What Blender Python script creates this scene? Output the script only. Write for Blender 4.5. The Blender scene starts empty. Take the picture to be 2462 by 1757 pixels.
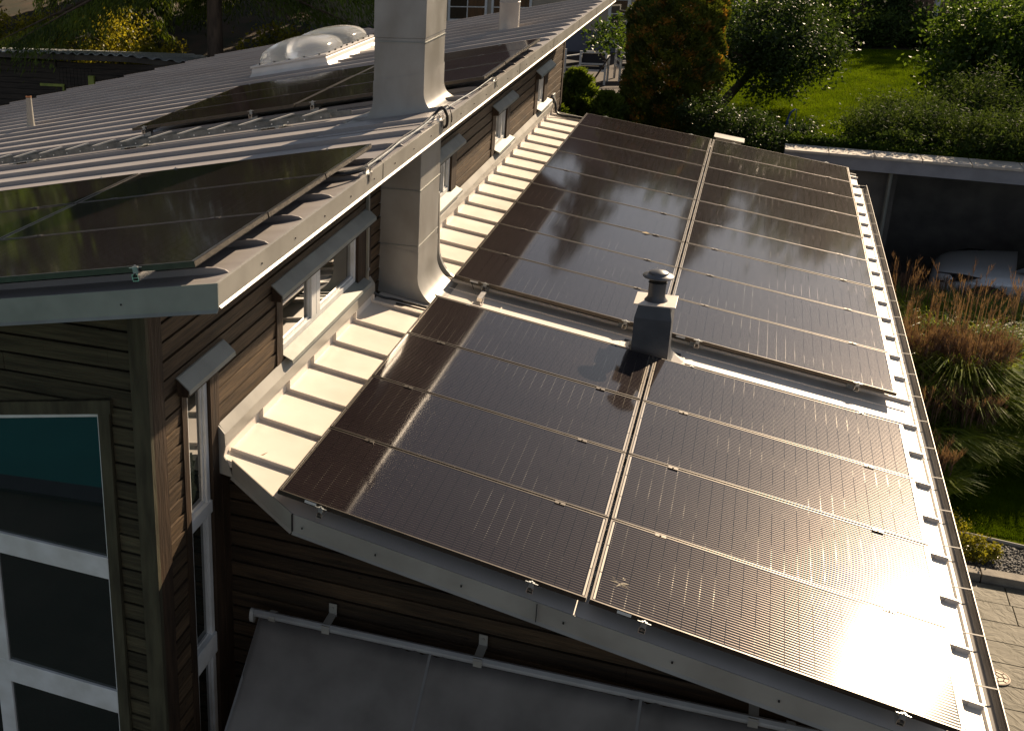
import bpy, math, random
import numpy as np
from mathutils import Vector, Matrix
R = math.radians
random.seed(7); np.random.seed(7)
scn = bpy.context.scene
col = scn.collection

# ------------------------------------------------------------------ camera
CAM = (2.641, -10.666, 7.282)
cd = bpy.data.cameras.new("camera"); cam = bpy.data.objects.new("camera", cd); col.objects.link(cam)
_r = [(0.9060, 0.4220, -0.0300), (0.1203, -0.3235, -0.9385), (-0.4058, 0.8469, -0.3440)]
ax = Vector(_r[0]).normalized(); az_ = -Vector(_r[2]).normalized(); ay = az_.cross(ax).normalized(); ax = ay.cross(az_)
M = Matrix((ax, ay, az_)).transposed().to_4x4(); M.translation = CAM
cam.matrix_world = M
cd.sensor_fit = 'HORIZONTAL'; cd.sensor_width = 36.0; cd.lens = 2755.3 / 2462 * 36.0
cd.shift_x = (1231 - 512.2) / 2462; cd.shift_y = (742.9 - 878.5) / 2462
cd.clip_start = 0.1; cd.clip_end = 1500
scn.camera = cam

# ------------------------------------------------------------------ sky and sun
SUN_AZ, SUN_EL = 20.3, 27.9
w = bpy.data.worlds.new("World"); scn.world = w; w.use_nodes = True
nt = w.node_tree; nt.nodes.clear()
sky = nt.nodes.new('ShaderNodeTexSky'); sky.sky_type = 'NISHITA'; sky.sun_disc = False
sky.sun_elevation = R(SUN_EL); sky.sun_rotation = R(SUN_AZ); sky.dust_density = 0.6; sky.air_density = 0.8; sky.ozone_density = 0.6
bg = nt.nodes.new('ShaderNodeBackground'); bg.inputs[1].default_value = 0.05
wo = nt.nodes.new('ShaderNodeOutputWorld')
hs = nt.nodes.new('ShaderNodeHueSaturation'); hs.inputs['Saturation'].default_value = 0.50; hs.inputs['Value'].default_value = 1.0
nt.links.new(sky.outputs[0], hs.inputs['Color']); nt.links.new(hs.outputs[0], bg.inputs[0]); nt.links.new(bg.outputs[0], wo.inputs[0])
sd = bpy.data.lights.new("sun", 'SUN'); sd.energy = 5.0; sd.angle = R(0.53); sd.color = (1.0, 0.78, 0.54)
sun = bpy.data.objects.new("sun", sd); col.objects.link(sun)
sv = Vector((math.sin(R(SUN_AZ)) * math.cos(R(SUN_EL)), math.cos(R(SUN_AZ)) * math.cos(R(SUN_EL)), math.sin(R(SUN_EL))))
sun.rotation_euler = sv.to_track_quat('Z', 'Y').to_euler()
scn.view_settings.view_transform = 'Standard'; scn.view_settings.look = 'None'
scn.view_settings.exposure = 0.85; scn.view_settings.gamma = 1.0
scn.cycles.max_bounces = 6; scn.cycles.sample_clamp_indirect = 4.0

# ------------------------------------------------------------------ materials
def nmat(name):
    m = bpy.data.materials.new(name); m.use_nodes = True
    n = m.node_tree; b = n.nodes['Principled BSDF']
    return m, n, b
def mat(name, c1, c2=None, scale=4.0, rough=0.5, metal=0.0, spec=0.5, bump=0.0, bscale=30.0, stretch=(1, 1, 1), detail=6.0, lo=0.35, hi=0.65, rvar=0.0, coat=0.0, transl=0.0, board=0.0):
    m, n, b = nmat(name)
    L = n.links.new
    b.inputs['Roughness'].default_value = rough; b.inputs['Metallic'].default_value = metal
    b.inputs['Specular IOR Level'].default_value = spec
    b.inputs['Coat Weight'].default_value = coat
    tc = n.nodes.new('ShaderNodeTexCoord'); mp = n.nodes.new('ShaderNodeMapping'); mp.inputs['Scale'].default_value = stretch
    L(tc.outputs['Object'], mp.inputs[0])
    if c2 is None: c2 = tuple(v * 0.8 for v in c1)
    nz = n.nodes.new('ShaderNodeTexNoise'); nz.inputs['Scale'].default_value = scale; nz.inputs['Detail'].default_value = detail
    L(mp.outputs[0], nz.inputs[0])
    cr = n.nodes.new('ShaderNodeValToRGB'); cr.color_ramp.elements[0].position = lo; cr.color_ramp.elements[1].position = hi
    cr.color_ramp.elements[0].color = (*c2, 1); cr.color_ramp.elements[1].color = (*c1, 1)
    L(nz.outputs[0], cr.inputs[0]); L(cr.outputs[0], b.inputs['Base Color'])
    if board:
        sp = n.nodes.new('ShaderNodeSeparateXYZ'); L(tc.outputs['Object'], sp.inputs[0])
        dv = n.nodes.new('ShaderNodeMath'); dv.operation = 'DIVIDE'; L(sp.outputs[2], dv.inputs[0]); dv.inputs[1].default_value = board
        fl = n.nodes.new('ShaderNodeMath'); fl.operation = 'FLOOR'; L(dv.outputs[0], fl.inputs[0])
        wn = n.nodes.new('ShaderNodeTexWhiteNoise'); wn.noise_dimensions = '1D'; L(fl.outputs[0], wn.inputs['W'])
        # knots: sparse dark spots, and long weathering streaks
        kn = n.nodes.new('ShaderNodeTexVoronoi'); kn.inputs['Scale'].default_value = 3.2; kn.feature = 'F1'
        mk = n.nodes.new('ShaderNodeMapping'); mk.inputs['Scale'].default_value = (1, 1, 1.9); L(tc.outputs['Object'], mk.inputs[0]); L(mk.outputs[0], kn.inputs['Vector'])
        kr = n.nodes.new('ShaderNodeMapRange'); kr.inputs[1].default_value = 0.03; kr.inputs[2].default_value = 0.085; kr.inputs[3].default_value = 0.25; kr.inputs[4].default_value = 1.0; L(kn.outputs['Distance'], kr.inputs[0])
        fr_ = n.nodes.new('ShaderNodeTexNoise'); fr_.inputs['Scale'].default_value = 16; fr_.inputs['Detail'].default_value = 8; L(mp.outputs[0], fr_.inputs[0])
        fm = n.nodes.new('ShaderNodeMapRange'); fm.inputs[1].default_value = .3; fm.inputs[2].default_value = .7; fm.inputs[3].default_value = .72; fm.inputs[4].default_value = 1.15; L(fr_.outputs[0], fm.inputs[0])
        vm = n.nodes.new('ShaderNodeMapRange'); vm.inputs[3].default_value = .62; vm.inputs[4].default_value = 1.30; L(wn.outputs[0], vm.inputs[0])
        m_1 = n.nodes.new('ShaderNodeMath'); m_1.operation = 'MULTIPLY'; L(vm.outputs[0], m_1.inputs[0]); L(kr.outputs[0], m_1.inputs[1])
        m_2 = n.nodes.new('ShaderNodeMath'); m_2.operation = 'MULTIPLY'; L(m_1.outputs[0], m_2.inputs[0]); L(fm.outputs[0], m_2.inputs[1])
        vs = n.nodes.new('ShaderNodeVectorMath'); vs.operation = 'SCALE'; L(cr.outputs[0], vs.inputs[0]); L(m_2.outputs[0], vs.inputs['Scale']); L(vs.outputs[0], b.inputs['Base Color'])
    if rvar:
        mr = n.nodes.new('ShaderNodeMapRange'); mr.inputs[3].default_value = rough - rvar; mr.inputs[4].default_value = rough + rvar
        L(nz.outputs[0], mr.inputs[0]); L(mr.outputs[0], b.inputs['Roughness'])
    if bump:
        n2 = n.nodes.new('ShaderNodeTexNoise'); n2.inputs['Scale'].default_value = bscale; n2.inputs['Detail'].default_value = 5
        L(mp.outputs[0], n2.inputs[0])
        bp = n.nodes.new('ShaderNodeBump'); bp.inputs['Strength'].default_value = bump; bp.inputs['Distance'].default_value = 0.02
        L(n2.outputs[0], bp.inputs['Height']); L(bp.outputs[0], b.inputs['Normal'])
    if transl:
        t = n.nodes.new('ShaderNodeBsdfTranslucent'); tv = n.nodes.new('ShaderNodeVectorMath'); tv.operation = 'MULTIPLY'; tv.inputs[1].default_value = (1.6, 1.5, .7); L(cr.outputs[0], tv.inputs[0]); L(tv.outputs[0], t.inputs[0])
        mx = n.nodes.new('ShaderNodeMixShader'); mx.inputs[0].default_value = transl
        out = n.nodes['Material Output']
        L(b.outputs[0], mx.inputs[1]); L(t.outputs[0], mx.inputs[2]); L(mx.outputs[0], out.inputs[0])
    return m

ROOF_L = mat('roof_paint_light', (0.80, 0.735, 0.66), (0.70, 0.64, 0.57), 2.2, 0.42, 0.0, 0.5, bump=0.10, bscale=3.0, rvar=0.08)
ROOF_U = mat('roof_paint_grey', (0.36, 0.34, 0.335), (0.29, 0.27, 0.265), 2.5, 0.5, 0.0, 0.35, bump=0.12, bscale=4.0, rvar=0.08, stretch=(0.4, 2, 1))
TRIM = mat('trim_metal', (0.33, 0.318, 0.285), (0.26, 0.248, 0.22), 3.0, 0.42, 0.0, 0.5, bump=0.05, bscale=6.0, rvar=0.08)
HOOD = mat('hood_zinc', (0.27, 0.285, 0.262), (0.21, 0.222, 0.205), 4.0, 0.5, 0.1, 0.5, bump=0.05)
CHIM = mat('chimney_sheet', (0.33, 0.325, 0.31), (0.235, 0.225, 0.205), 3.0, 0.42, 0.15, 0.5, bump=0.12, bscale=2.5, rvar=0.1, stretch=(1, 1, 0.6))
GALV = mat('galvanised', (0.40, 0.42, 0.42), (0.24, 0.26, 0.27), 14.0, 0.42, 0.6, 0.5, bump=0.05)
ALU = mat('aluminium', (0.75, 0.73, 0.70), (0.6, 0.58, 0.55), 10.0, 0.3, 0.9, 0.5)
WHITE = mat('window_white', (0.72, 0.73, 0.73), (0.60, 0.60, 0.58), 6.0, 0.35, 0.0, 0.5, bump=0.04)
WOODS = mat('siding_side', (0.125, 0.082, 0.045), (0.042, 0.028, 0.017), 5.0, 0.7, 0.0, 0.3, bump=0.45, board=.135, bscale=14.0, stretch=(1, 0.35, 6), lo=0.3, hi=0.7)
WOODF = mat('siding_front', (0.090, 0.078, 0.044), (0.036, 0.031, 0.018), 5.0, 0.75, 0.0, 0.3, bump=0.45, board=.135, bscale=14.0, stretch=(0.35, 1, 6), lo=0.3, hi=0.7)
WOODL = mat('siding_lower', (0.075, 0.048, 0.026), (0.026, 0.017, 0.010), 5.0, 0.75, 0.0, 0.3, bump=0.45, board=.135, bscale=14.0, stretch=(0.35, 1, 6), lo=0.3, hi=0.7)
BOARD = mat('trim_board', (0.055, 0.034, 0.020), (0.028, 0.018, 0.011), 8.0, 0.7, 0.0, 0.3, bump=0.4, bscale=20.0, stretch=(2, 2, 0.3))
BOARDG = mat('trim_board_green', (0.075, 0.070, 0.042), (0.040, 0.036, 0.022), 8.0, 0.75, 0.0, 0.3, bump=0.4, bscale=20.0, stretch=(2, 2, 0.3))
DARK = mat('dark_inside', (0.012, 0.011, 0.010), (0.008, 0.008, 0.007), 5, 0.8)
BLACK = mat('black_anodised', (0.082, 0.072, 0.062), (0.060, 0.053, 0.046), 12, 0.38, 0.7, 0.5)
RUBBER = mat('cable_black', (0.014, 0.014, 0.015), (0.010, 0.010, 0.011), 20, 0.45)
FLUE = mat('flue_dark_paint', (0.090, 0.097, 0.110), (0.065, 0.071, 0.082), 5, 0.5, 0.2, 0.5, bump=0.06, bscale=8)
FABRIC = mat('awning_fabric', (0.215, 0.198, 0.182), (0.14, 0.128, 0.117), 2.2, 0.9, 0.0, 0.2, bump=0.25, bscale=3.0)
DOME = None
RUST = mat('rust', (0.35, 0.14, 0.05), (0.16, 0.07, 0.03), 30, 0.8)
CONC = mat('concrete', (0.36, 0.345, 0.32), (0.25, 0.24, 0.22), 3.0, 0.85, bump=0.2, bscale=25)
STONE = mat('coping_stone', (0.60, 0.56, 0.50), (0.46, 0.42, 0.37), 5.0, 0.8, bump=0.2, bscale=25)

def panel_mat():
    m, n, b = nmat('solar_glass'); L = n.links.new
    tc = n.nodes.new('ShaderNodeTexCoord'); sp = n.nodes.new('ShaderNodeSeparateXYZ'); L(tc.outputs['Object'], sp.inputs[0])
    def mth(op, a, bb=None, c=None):
        k = n.nodes.new('ShaderNodeMath'); k.operation = op
        for i, v in enumerate((a, bb, c)):
            if v is None: continue
            if isinstance(v, (int, float)): k.inputs[i].default_value = v
            else: L(v, k.inputs[i])
        return k.outputs[0]
    x, y = sp.outputs[0], sp.outputs[1]
    oi = n.nodes.new('ShaderNodeObjectInfo'); ov = n.nodes.new('ShaderNodeVectorMath'); ov.operation = 'SCALE'; ov.inputs[0].default_value = (37.0, 91.0, 53.0); L(oi.outputs['Random'], ov.inputs['Scale'])
    oc = n.nodes.new('ShaderNodeVectorMath'); oc.operation = 'ADD'; L(tc.outputs['Object'], oc.inputs[0]); L(ov.outputs[0], oc.inputs[1])
    cx = mth('MULTIPLY', mth('SUBTRACT', x, 0.036), 24 / 2.022)
    fx = mth('FRACT', cx); fx = mth('ABSOLUTE', mth('SUBTRACT', fx, 0.5))        # 0.5 at the cell gaps
    fy = mth('FRACT', mth('MULTIPLY', mth('SUBTRACT', y, 0.022), 36 / 0.994)); fy = mth('ABSOLUTE', mth('SUBTRACT', fy, 0.5))
    line = mth('LESS_THAN', fy, 0.095)
    incell = mth('LESS_THAN', fx, 0.475)
    dn = n.nodes.new('ShaderNodeTexNoise'); dn.inputs['Scale'].default_value = 1.7; dn.inputs['Detail'].default_value = 2; L(oc.outputs[0], dn.inputs[0])
    dsel = n.nodes.new('ShaderNodeMapRange'); dsel.inputs[1].default_value = .48; dsel.inputs[2].default_value = .66; L(dn.outputs[0], dsel.inputs[0])
    dot = mth('MULTIPLY', mth('MULTIPLY', mth('GREATER_THAN', fx, 0.462), mth('LESS_THAN', fy, 0.12)), dsel.outputs[0])
    inside = mth('MULTIPLY', mth('GREATER_THAN', x, 0.036), mth('LESS_THAN', x, 2.058))
    iny = mth('MULTIPLY', mth('GREATER_THAN', y, 0.022), mth('LESS_THAN', y, 1.016))
    inside = mth('MULTIPLY', inside, iny)
    rib = mth('MULTIPLY', mth('MULTIPLY', line, incell), inside)
    dot = mth('MULTIPLY', dot, inside)
    # end bus ribbons
    e1 = mth('MULTIPLY', mth('GREATER_THAN', x, 0.016), mth('LESS_THAN', x, 0.028))
    e2 = mth('MULTIPLY', mth('GREATER_THAN', x, 2.066), mth('LESS_THAN', x, 2.078))
    e = mth('MULTIPLY', mth('MAXIMUM', e1, e2), iny)
    ey = mth('ABSOLUTE', mth('SUBTRACT', mth('FRACT', mth('MULTIPLY', y, 3 / 1.038)), 0.5))
    e = mth('MULTIPLY', e, mth('LESS_THAN', ey, 0.485))
    metalm = mth('MINIMUM', mth('ADD', mth('ADD', mth('MULTIPLY', rib, 0.85), dot), e), 1.0)
    gap = mth('MULTIPLY', mth('GREATER_THAN', fx, 0.482), inside)
    nz = n.nodes.new('ShaderNodeTexNoise'); nz.inputs['Scale'].default_value = 2.5; nz.inputs['Detail'].default_value = 3
    L(oc.outputs[0], nz.inputs[0])
    cr = n.nodes.new('ShaderNodeValToRGB'); cr.color_ramp.elements[0].color = (0.0090, 0.0066, 0.0088, 1); cr.color_ramp.elements[1].color = (0.0150, 0.0110, 0.0135, 1)
    L(nz.outputs[0], cr.inputs[0])
    m1 = n.nodes.new('ShaderNodeMix'); m1.data_type = 'RGBA'; L(gap, m1.inputs[0]); L(cr.outputs[0], m1.inputs[6]); m1.inputs[7].default_value = (0.006, 0.006, 0.006, 1)
    m2 = n.nodes.new('ShaderNodeMix'); m2.data_type = 'RGBA'; L(metalm, m2.inputs[0]); L(m1.outputs[2], m2.inputs[6]); m2.inputs[7].default_value = (0.054, 0.043, 0.035, 1)
    m3 = n.nodes.new('ShaderNodeMix'); m3.data_type = 'RGBA'; L(mth('MAXIMUM', e, dot), m3.inputs[0]); L(m2.outputs[2], m3.inputs[6]); m3.inputs[7].default_value = (0.27, 0.245, 0.21, 1)
    L(m3.outputs[2], b.inputs['Base Color'])
    L(mth('MULTIPLY', metalm, 0.9), b.inputs['Metallic'])
    L(mth('ADD', mth('MULTIPLY', metalm, 0.0), 0.285), b.inputs['Roughness'])
    b.inputs['Specular IOR Level'].default_value = 0.0
    b.inputs['Coat Weight'].default_value = 1.0
    b.inputs['Coat IOR'].default_value = 1.345
    # dusty glass: the clear layer is a little uneven
    n3 = n.nodes.new('ShaderNodeTexNoise'); n3.inputs['Scale'].default_value = 7.0; n3.inputs['Detail'].default_value = 4
    L(oc.outputs[0], n3.inputs[0])
    L(mth('ADD', mth('MULTIPLY', n3.outputs[0], 0.016), 0.058), b.inputs['Coat Roughness'])
    return m
PANEL = panel_mat()

def glass_mat(name, tint, rough=0.015):
    m, n, b = nmat(name)
    b.inputs['Base Color'].default_value = (*tint, 1); b.inputs['Roughness'].default_value = rough
    b.inputs['Specular IOR Level'].default_value = 0.9; b.inputs['Coat Weight'].default_value = 1.0; b.inputs['Coat Roughness'].default_value = rough
    nz = n.nodes.new('ShaderNodeTexNoise'); nz.inputs['Scale'].default_value = 1.2
    bp = n.nodes.new('ShaderNodeBump'); bp.inputs['Strength'].default_value = 0.03; bp.inputs['Distance'].default_value = 0.02
    tc = n.nodes.new('ShaderNodeTexCoord'); n.links.new(tc.outputs['Object'], nz.inputs[0])
    n.links.new(nz.outputs[0], bp.inputs['Height']); n.links.new(bp.outputs[0], b.inputs['Normal'])
    return m
GLASS = glass_mat('window_glass', (0.014, 0.020, 0.017))
def clear_dome():
    m, n, b = nmat('acrylic_dome')
    b.inputs['Base Color'].default_value = (0.90, 0.92, 0.93, 1); b.inputs['Roughness'].default_value = 0.10
    b.inputs['Transmission Weight'].default_value = 0.80; b.inputs['IOR'].default_value = 1.12
    return m
DOME = clear_dome()

# ------------------------------------------------------------------ mesh helpers
class MB:
    def __init__(s): s.v = []; s.f = []
    def add(s, vs, fs):
        o = len(s.v); s.v += [tuple(p) for p in vs]; s.f += [tuple(i + o for i in f) for f in fs]
    def box(s, a0, a1, b0, b1, c0, c1, fr=None):
        P = [(a, b, c) for a in (a0, a1) for b in (b0, b1) for c in (c0, c1)]
        if fr: P = [fr(*p) for p in P]
        s.add(P, [(0, 1, 3, 2), (4, 6, 7, 5), (0, 4, 5, 1), (2, 3, 7, 6), (0, 2, 6, 4), (1, 5, 7, 3)])
    def prism(s, poly, d, fr=None):
        """poly: list of 3d points, d: extrusion vector"""
        n = len(poly); A = [Vector(p) for p in poly]; B = [p + Vector(d) for p in A]
        P = A + B
        if fr: P = [fr(*p) for p in P]
        s.add(P, [tuple(range(n)), tuple(range(2 * n - 1, n - 1, -1))] + [(i, i + n, (i + 1) % n + n, (i + 1) % n) for i in range(n)])
    def tube(s, pts, rad, n=8, cap=True):
        pts = [Vector(p) for p in pts]; m = len(pts)
        if not hasattr(rad, '__len__'): rad = [rad] * m
        rings = []
        up = Vector((0.13, 0.21, 0.97))
        for i, p in enumerate(pts):
            t = (pts[min(i + 1, m - 1)] - pts[max(i - 1, 0)]).normalized()
            u = t.cross(up)
            if u.length < 1e-3: u = t.cross(Vector((1, 0, 0)))
            u.normalize(); v = t.cross(u)
            rings.append([p + (u * math.cos(2 * math.pi * k / n) + v * math.sin(2 * math.pi * k / n)) * rad[i] for k in range(n)])
        P = [q for r in rings for q in r]; F = []
        for i in range(m - 1):
            for k in range(n):
                F.append((i * n + k, i * n + (k + 1) % n, (i + 1) * n + (k + 1) % n, (i + 1) * n + k))
        if cap: F += [tuple(range(n - 1, -1, -1)), tuple((m - 1) * n + k for k in range(n))]
        s.add(P, F)
    def loft(s, rings, cap=True, closed=True):
        n = len(rings[0]); P = [q for r in rings for q in r]; F = []
        for i in range(len(rings) - 1):
            for k in range(n if closed else n - 1):
                F.append((i * n + k, i * n + (k + 1) % n, (i + 1) * n + (k + 1) % n, (i + 1) * n + k))
        if cap: F += [tuple(range(n - 1, -1, -1)), tuple((len(rings) - 1) * n + k for k in range(n))]
        s.add(P, F)
    def lathe(s, c, prof, n=24, cap=True):
        s.loft([[(c[0] + r * math.cos(2 * math.pi * k / n), c[1] + r * math.sin(2 * math.pi * k / n), c[2] + z) for k in range(n)] for r, z in prof], cap)

def rootloc(o):
    l = Vector((0, 0, 0))
    while o is not None:
        l += Vector(o.location); o = o.parent
    return l
def link(name, me, m, parent=None, smooth=False):
    o = bpy.data.objects.new(name, me); col.objects.link(o)
    if m: me.materials.append(m)
    if smooth:
        me.polygons.foreach_set('use_smooth', [True] * len(me.polygons))
        try: me.set_sharp_from_angle(angle=R(40))
        except Exception: pass
    if parent is not None: o.parent = parent
    return o
def obj(name, mb, m, parent=None, smooth=False, local=False, bevel=0, origin=None):
    """builds in world coordinates unless local; the origin moves to the parent's location"""
    off = Vector((0, 0, 0))
    if not local and parent is not None: off = rootloc(parent)
    if origin is not None: off = Vector(origin)
    V = np.array(mb.v, dtype=float) - np.array(off)
    me = bpy.data.meshes.new(name); me.from_pydata(V.tolist(), [], mb.f)
    import bmesh
    b = bmesh.new(); b.from_mesh(me); bmesh.ops.recalc_face_normals(b, faces=b.faces); b.to_mesh(me); b.free()
    o = link(name, me, m, parent, smooth)
    if origin is not None: o.location = origin
    if bevel:
        bv = o.modifiers.new('bevel', 'BEVEL'); bv.width = bevel; bv.segments = 2; bv.limit_method = 'ANGLE'
    return o
def objs(name, mb, m, parent=None, **kw):
    """one object per connected piece of the mesh"""
    par = list(range(len(mb.v)))
    def find(i):
        while par[i] != i: par[i] = par[par[i]]; i = par[i]
        return i
    for f in mb.f:
        a = find(f[0])
        for i in f[1:]: par[find(i)] = a
    groups = {}
    for f in mb.f: groups.setdefault(find(f[0]), []).append(f)
    out = []
    for fs in groups.values():
        idx = sorted({i for f in fs for i in f}); mp = {i: k for k, i in enumerate(idx)}
        q = MB(); q.v = [mb.v[i] for i in idx]; q.f = [tuple(mp[i] for i in f) for f in fs]
        out.append(obj(name, q, m, parent, **kw))
    return out
def quads(name, V, m, parent=None, smooth=False, nper=4):
    """V: (n*nper,3) array of independent quads"""
    off = np.array(rootloc(parent)) if parent is not None else np.zeros(3)
    V = np.asarray(V, dtype=np.float32).reshape(-1, 3) - off.astype(np.float32); nf = len(V) // nper
    me = bpy.data.meshes.new(name); me.vertices.add(len(V)); me.vertices.foreach_set('co', V.ravel())
    me.loops.add(len(V)); me.loops.foreach_set('vertex_index', np.arange(len(V), dtype=np.int32))
    me.polygons.add(nf); me.polygons.foreach_set('loop_start', np.arange(0, len(V), nper, dtype=np.int32))
    me.polygons.foreach_set('loop_total', np.full(nf, nper, dtype=np.int32)); me.update(); me.validate()
    return link(name, me, m, parent, smooth)
def thing(name, label, cat, loc, group=None):
    o = bpy.data.objects.new(name, None); col.objects.link(o); o.location = loc; o.empty_display_size = 0.2
    o['label'] = label; o['category'] = cat
    if group: o['group'] = group
    return o
def tag(o, label, cat, group=None):
    o['label'] = label; o['category'] = cat
    if group: o['group'] = group
    return o
def struct(o): o['kind'] = 'structure'; return o
def stuff(o, label, cat): o['kind'] = 'stuff'; return tag(o, label, cat)

# ------------------------------------------------------------------ frames of the two roofs
s_ = R(9.254); G0 = 3.4; GZ = -0.3
def LR(u, v, w): return (u * math.cos(s_) + w * math.sin(s_), v, G0 - u * math.sin(s_) + w * math.cos(s_))
t_ = R(10.5); UX, UZ = -0.01, 5.385
def UR(u, v, w): return (UX + u * math.cos(t_) - w * math.sin(t_), v, UZ + u * math.sin(t_) + w * math.cos(t_))
def lroof_z(x, w=-0.14): return G0 + w / math.cos(s_) - x * math.tan(s_)
def uroof_z(x, w=-0.14): return UZ + w / math.cos(t_) + (x - UX) * math.tan(t_)
def lu(x, w=-0.14): return (x - w * math.sin(s_)) / math.cos(s_)
def uu(x, w=-0.14): return (x - UX + w * math.sin(t_)) / math.cos(t_)

# ------------------------------------------------------------------ ground, terraces, paving
def grid(name, xs, ys, hf, m, cut=None):
    V = [(x, y, hf(x, y)) for y in ys for x in xs]; n = len(xs); F = []
    for j in range(len(ys) - 1):
        for i in range(n - 1):
            if cut and cut((xs[i] + xs[i + 1]) / 2, (ys[j] + ys[j + 1]) / 2): continue
            F.append((j * n + i, j * n + i + 1, (j + 1) * n + i + 1, (j + 1) * n + i))
    me = bpy.data.meshes.new(name); me.from_pydata(V, [], F)
    return struct(link(name, me, m, None, True))
EARTH = mat('earth', (0.070, 0.052, 0.032), (0.035, 0.028, 0.016), 1.3, 0.95, bump=0.6, bscale=8)
LEAFG = mat('leaf_litter_ground', (0.070, 0.042, 0.024), (0.020, 0.024, 0.009), 0.7, 0.95, bump=0.8, bscale=6, detail=9)
LAWN = mat('lawn_grass', (0.095, 0.125, 0.006), (0.055, 0.085, 0.004), 1.4, 0.9, spec=0.0, bump=1.0, bscale=60, detail=9)
ASPH = mat('asphalt', (0.05, 0.05, 0.05), (0.035, 0.035, 0.035), 3, 0.9, bump=0.3, bscale=60)
struct(grid('ground', list(np.linspace(-400, 400, 41)), list(np.linspace(-400, 400, 41)), lambda x, y: GZ - 0.02, EARTH))
def ss(t): t = min(max(t, 0), 1); return t * t * (3 - 2 * t)
def terr(x, y):
    z = GZ + 2.6 * ss((x + 15) / 11)
    z = max(z, GZ + 0.0)
    z += 3.2 * ss((y - 23) / 26) * ss((-4 - x) / 6)
    z += 2.0 * ss((y - 42) / 40)
    return z
xs = [-120, -90, -70, -50, -40, -32, -28, -24, -22, -20, -18, -16, -15, -14, -13, -12, -11, -10, -9, -8, -7, -6, -5, -4, -2, 0, 2, 3.2, 4.4, 8, 12, 16, 20, 30, 60, 100, 160]
ys = [12.0, 13, 14, 15, 16, 17, 18, 20, 22, 24, 26, 28, 30, 32, 35, 38, 42, 46, 50, 56, 62, 70, 80, 100, 140, 200]
grid('terrain', xs, ys, terr, LEAFG, cut=lambda x, y: x > 4.4 and x < 20 and y < 15)
mb = MB(); mb.box(-8, 4.4, 11.96, 12.0, GZ, 2.29); o = obj('terrain_edge', mb, CONC); struct(o)
def sheet(name, poly, z, m, th=0.02):
    mb = MB(); mb.prism([(x, y, z - th) for x, y in poly], (0, 0, th)); return struct(obj(name, mb, m))
LZ = 2.31
sheet('lawn', [(1.2, 12.1), (4.38, 12.1), (4.38, 15.0), (9.5, 15.0), (11, 20), (10, 29.0), (7.4, 28.3), (4.9, 28.2), (3.4, 27), (0.5, 22), (0.8, 16)], LZ + 0.005, LAWN)
PAVE = mat('patio_wood_deck', (0.048, 0.033, 0.025), (0.03, 0.02, 0.015), 3, 0.8, bump=0.2, stretch=(1, 8, 1))
sheet('patio', [(-6.0, 15.5), (0.6, 15.5), (0.6, 25.9), (-6, 25.9)], LZ + 0.012, PAVE)
GRAVP = mat('path_gravel', (0.24, 0.22, 0.21), (0.15, 0.14, 0.135), 5, 0.95, bump=0.6, bscale=30)
sheet('path', [(4.2, 31.2), (11.2, 31.6), (11.5, 34.5), (4.4, 34.2)], LZ + 0.010, GRAVP)
sheet('driveway', [(4.4, 8.4), (5.0, 8.4), (8.0, 9.2), (20, 9.2), (20, 17), (4.4, 17)], GZ + 0.004, ASPH)

def slab_mat():
    m, n, b = nmat('slate_slabs'); L = n.links.new
    tc = n.nodes.new('ShaderNodeTexCoord')
    nz = n.nodes.new('ShaderNodeTexNoise'); nz.inputs['Scale'].default_value = 3.5; nz.inputs['Detail'].default_value = 9; L(tc.outputs['Object'], nz.inputs[0])
    cr = n.nodes.new('ShaderNodeValToRGB'); cr.color_ramp.elements[0].position = .3; cr.color_ramp.elements[1].position = .7
    cr.color_ramp.elements[0].color = (0.11, 0.10, 0.068, 1); cr.color_ramp.elements[1].color = (0.17, 0.155, 0.115, 1)
    L(nz.outputs[0], cr.inputs[0]); L(cr.outputs[0], b.inputs['Base Color']); b.inputs['Roughness'].default_value = 0.75
    wv = n.nodes.new('ShaderNodeTexNoise'); wv.inputs['Scale'].default_value = 5; wv.inputs['Detail'].default_value = 2; wv.inputs['Distortion'].default_value = 2.5
    L(tc.outputs['Object'], wv.inputs[0])
    bp = n.nodes.new('ShaderNodeBump'); bp.inputs['Strength'].default_value = 0.8; bp.inputs['Distance'].default_value = 0.02
    L(wv.outputs[0], bp.inputs['Height']); L(bp.outputs[0], b.inputs['Normal'])
    return m
SLAB = slab_mat()
mb = MB(); rnd = random.Random(3)
y = 2.86; row = 0
while y > -5.5:
    x = 3.6 + (0.17 if row % 2 else 0.0) + rnd.uniform(-.02, .02)
    while x < 9.5:
        wdt = rnd.choice([0.56, 0.56, 0.37])
        mb.box(x + .004, x + wdt - .004, y - 0.385 + .004, y - .004, GZ - .01, GZ + 0.022 + rnd.uniform(0, .003)); x += wdt
    y -= 0.385; row += 1
o = obj('paving', mb, SLAB, bevel=0.004); struct(o)
sheet('patio_joint_bed', [(3.6, -5.6), (9.6, -5.6), (9.6, 2.87), (3.6, 2.87)], GZ + 0.006, mat('joint_moss', (0.045, 0.055, 0.02), (0.03, 0.03, 0.015), 6, 0.95))
mb = MB(); x = 3.6
while x < 9.5: mb.box(x, x + .99, 2.90, 3.06, GZ - .05, GZ + 0.11); x += 1.0
struct(obj('kerb', mb, mat('kerb_stone', (0.30, 0.27, 0.22), (0.2, 0.18, 0.15), 6, 0.85, bump=0.3), bevel=0.008))
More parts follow.
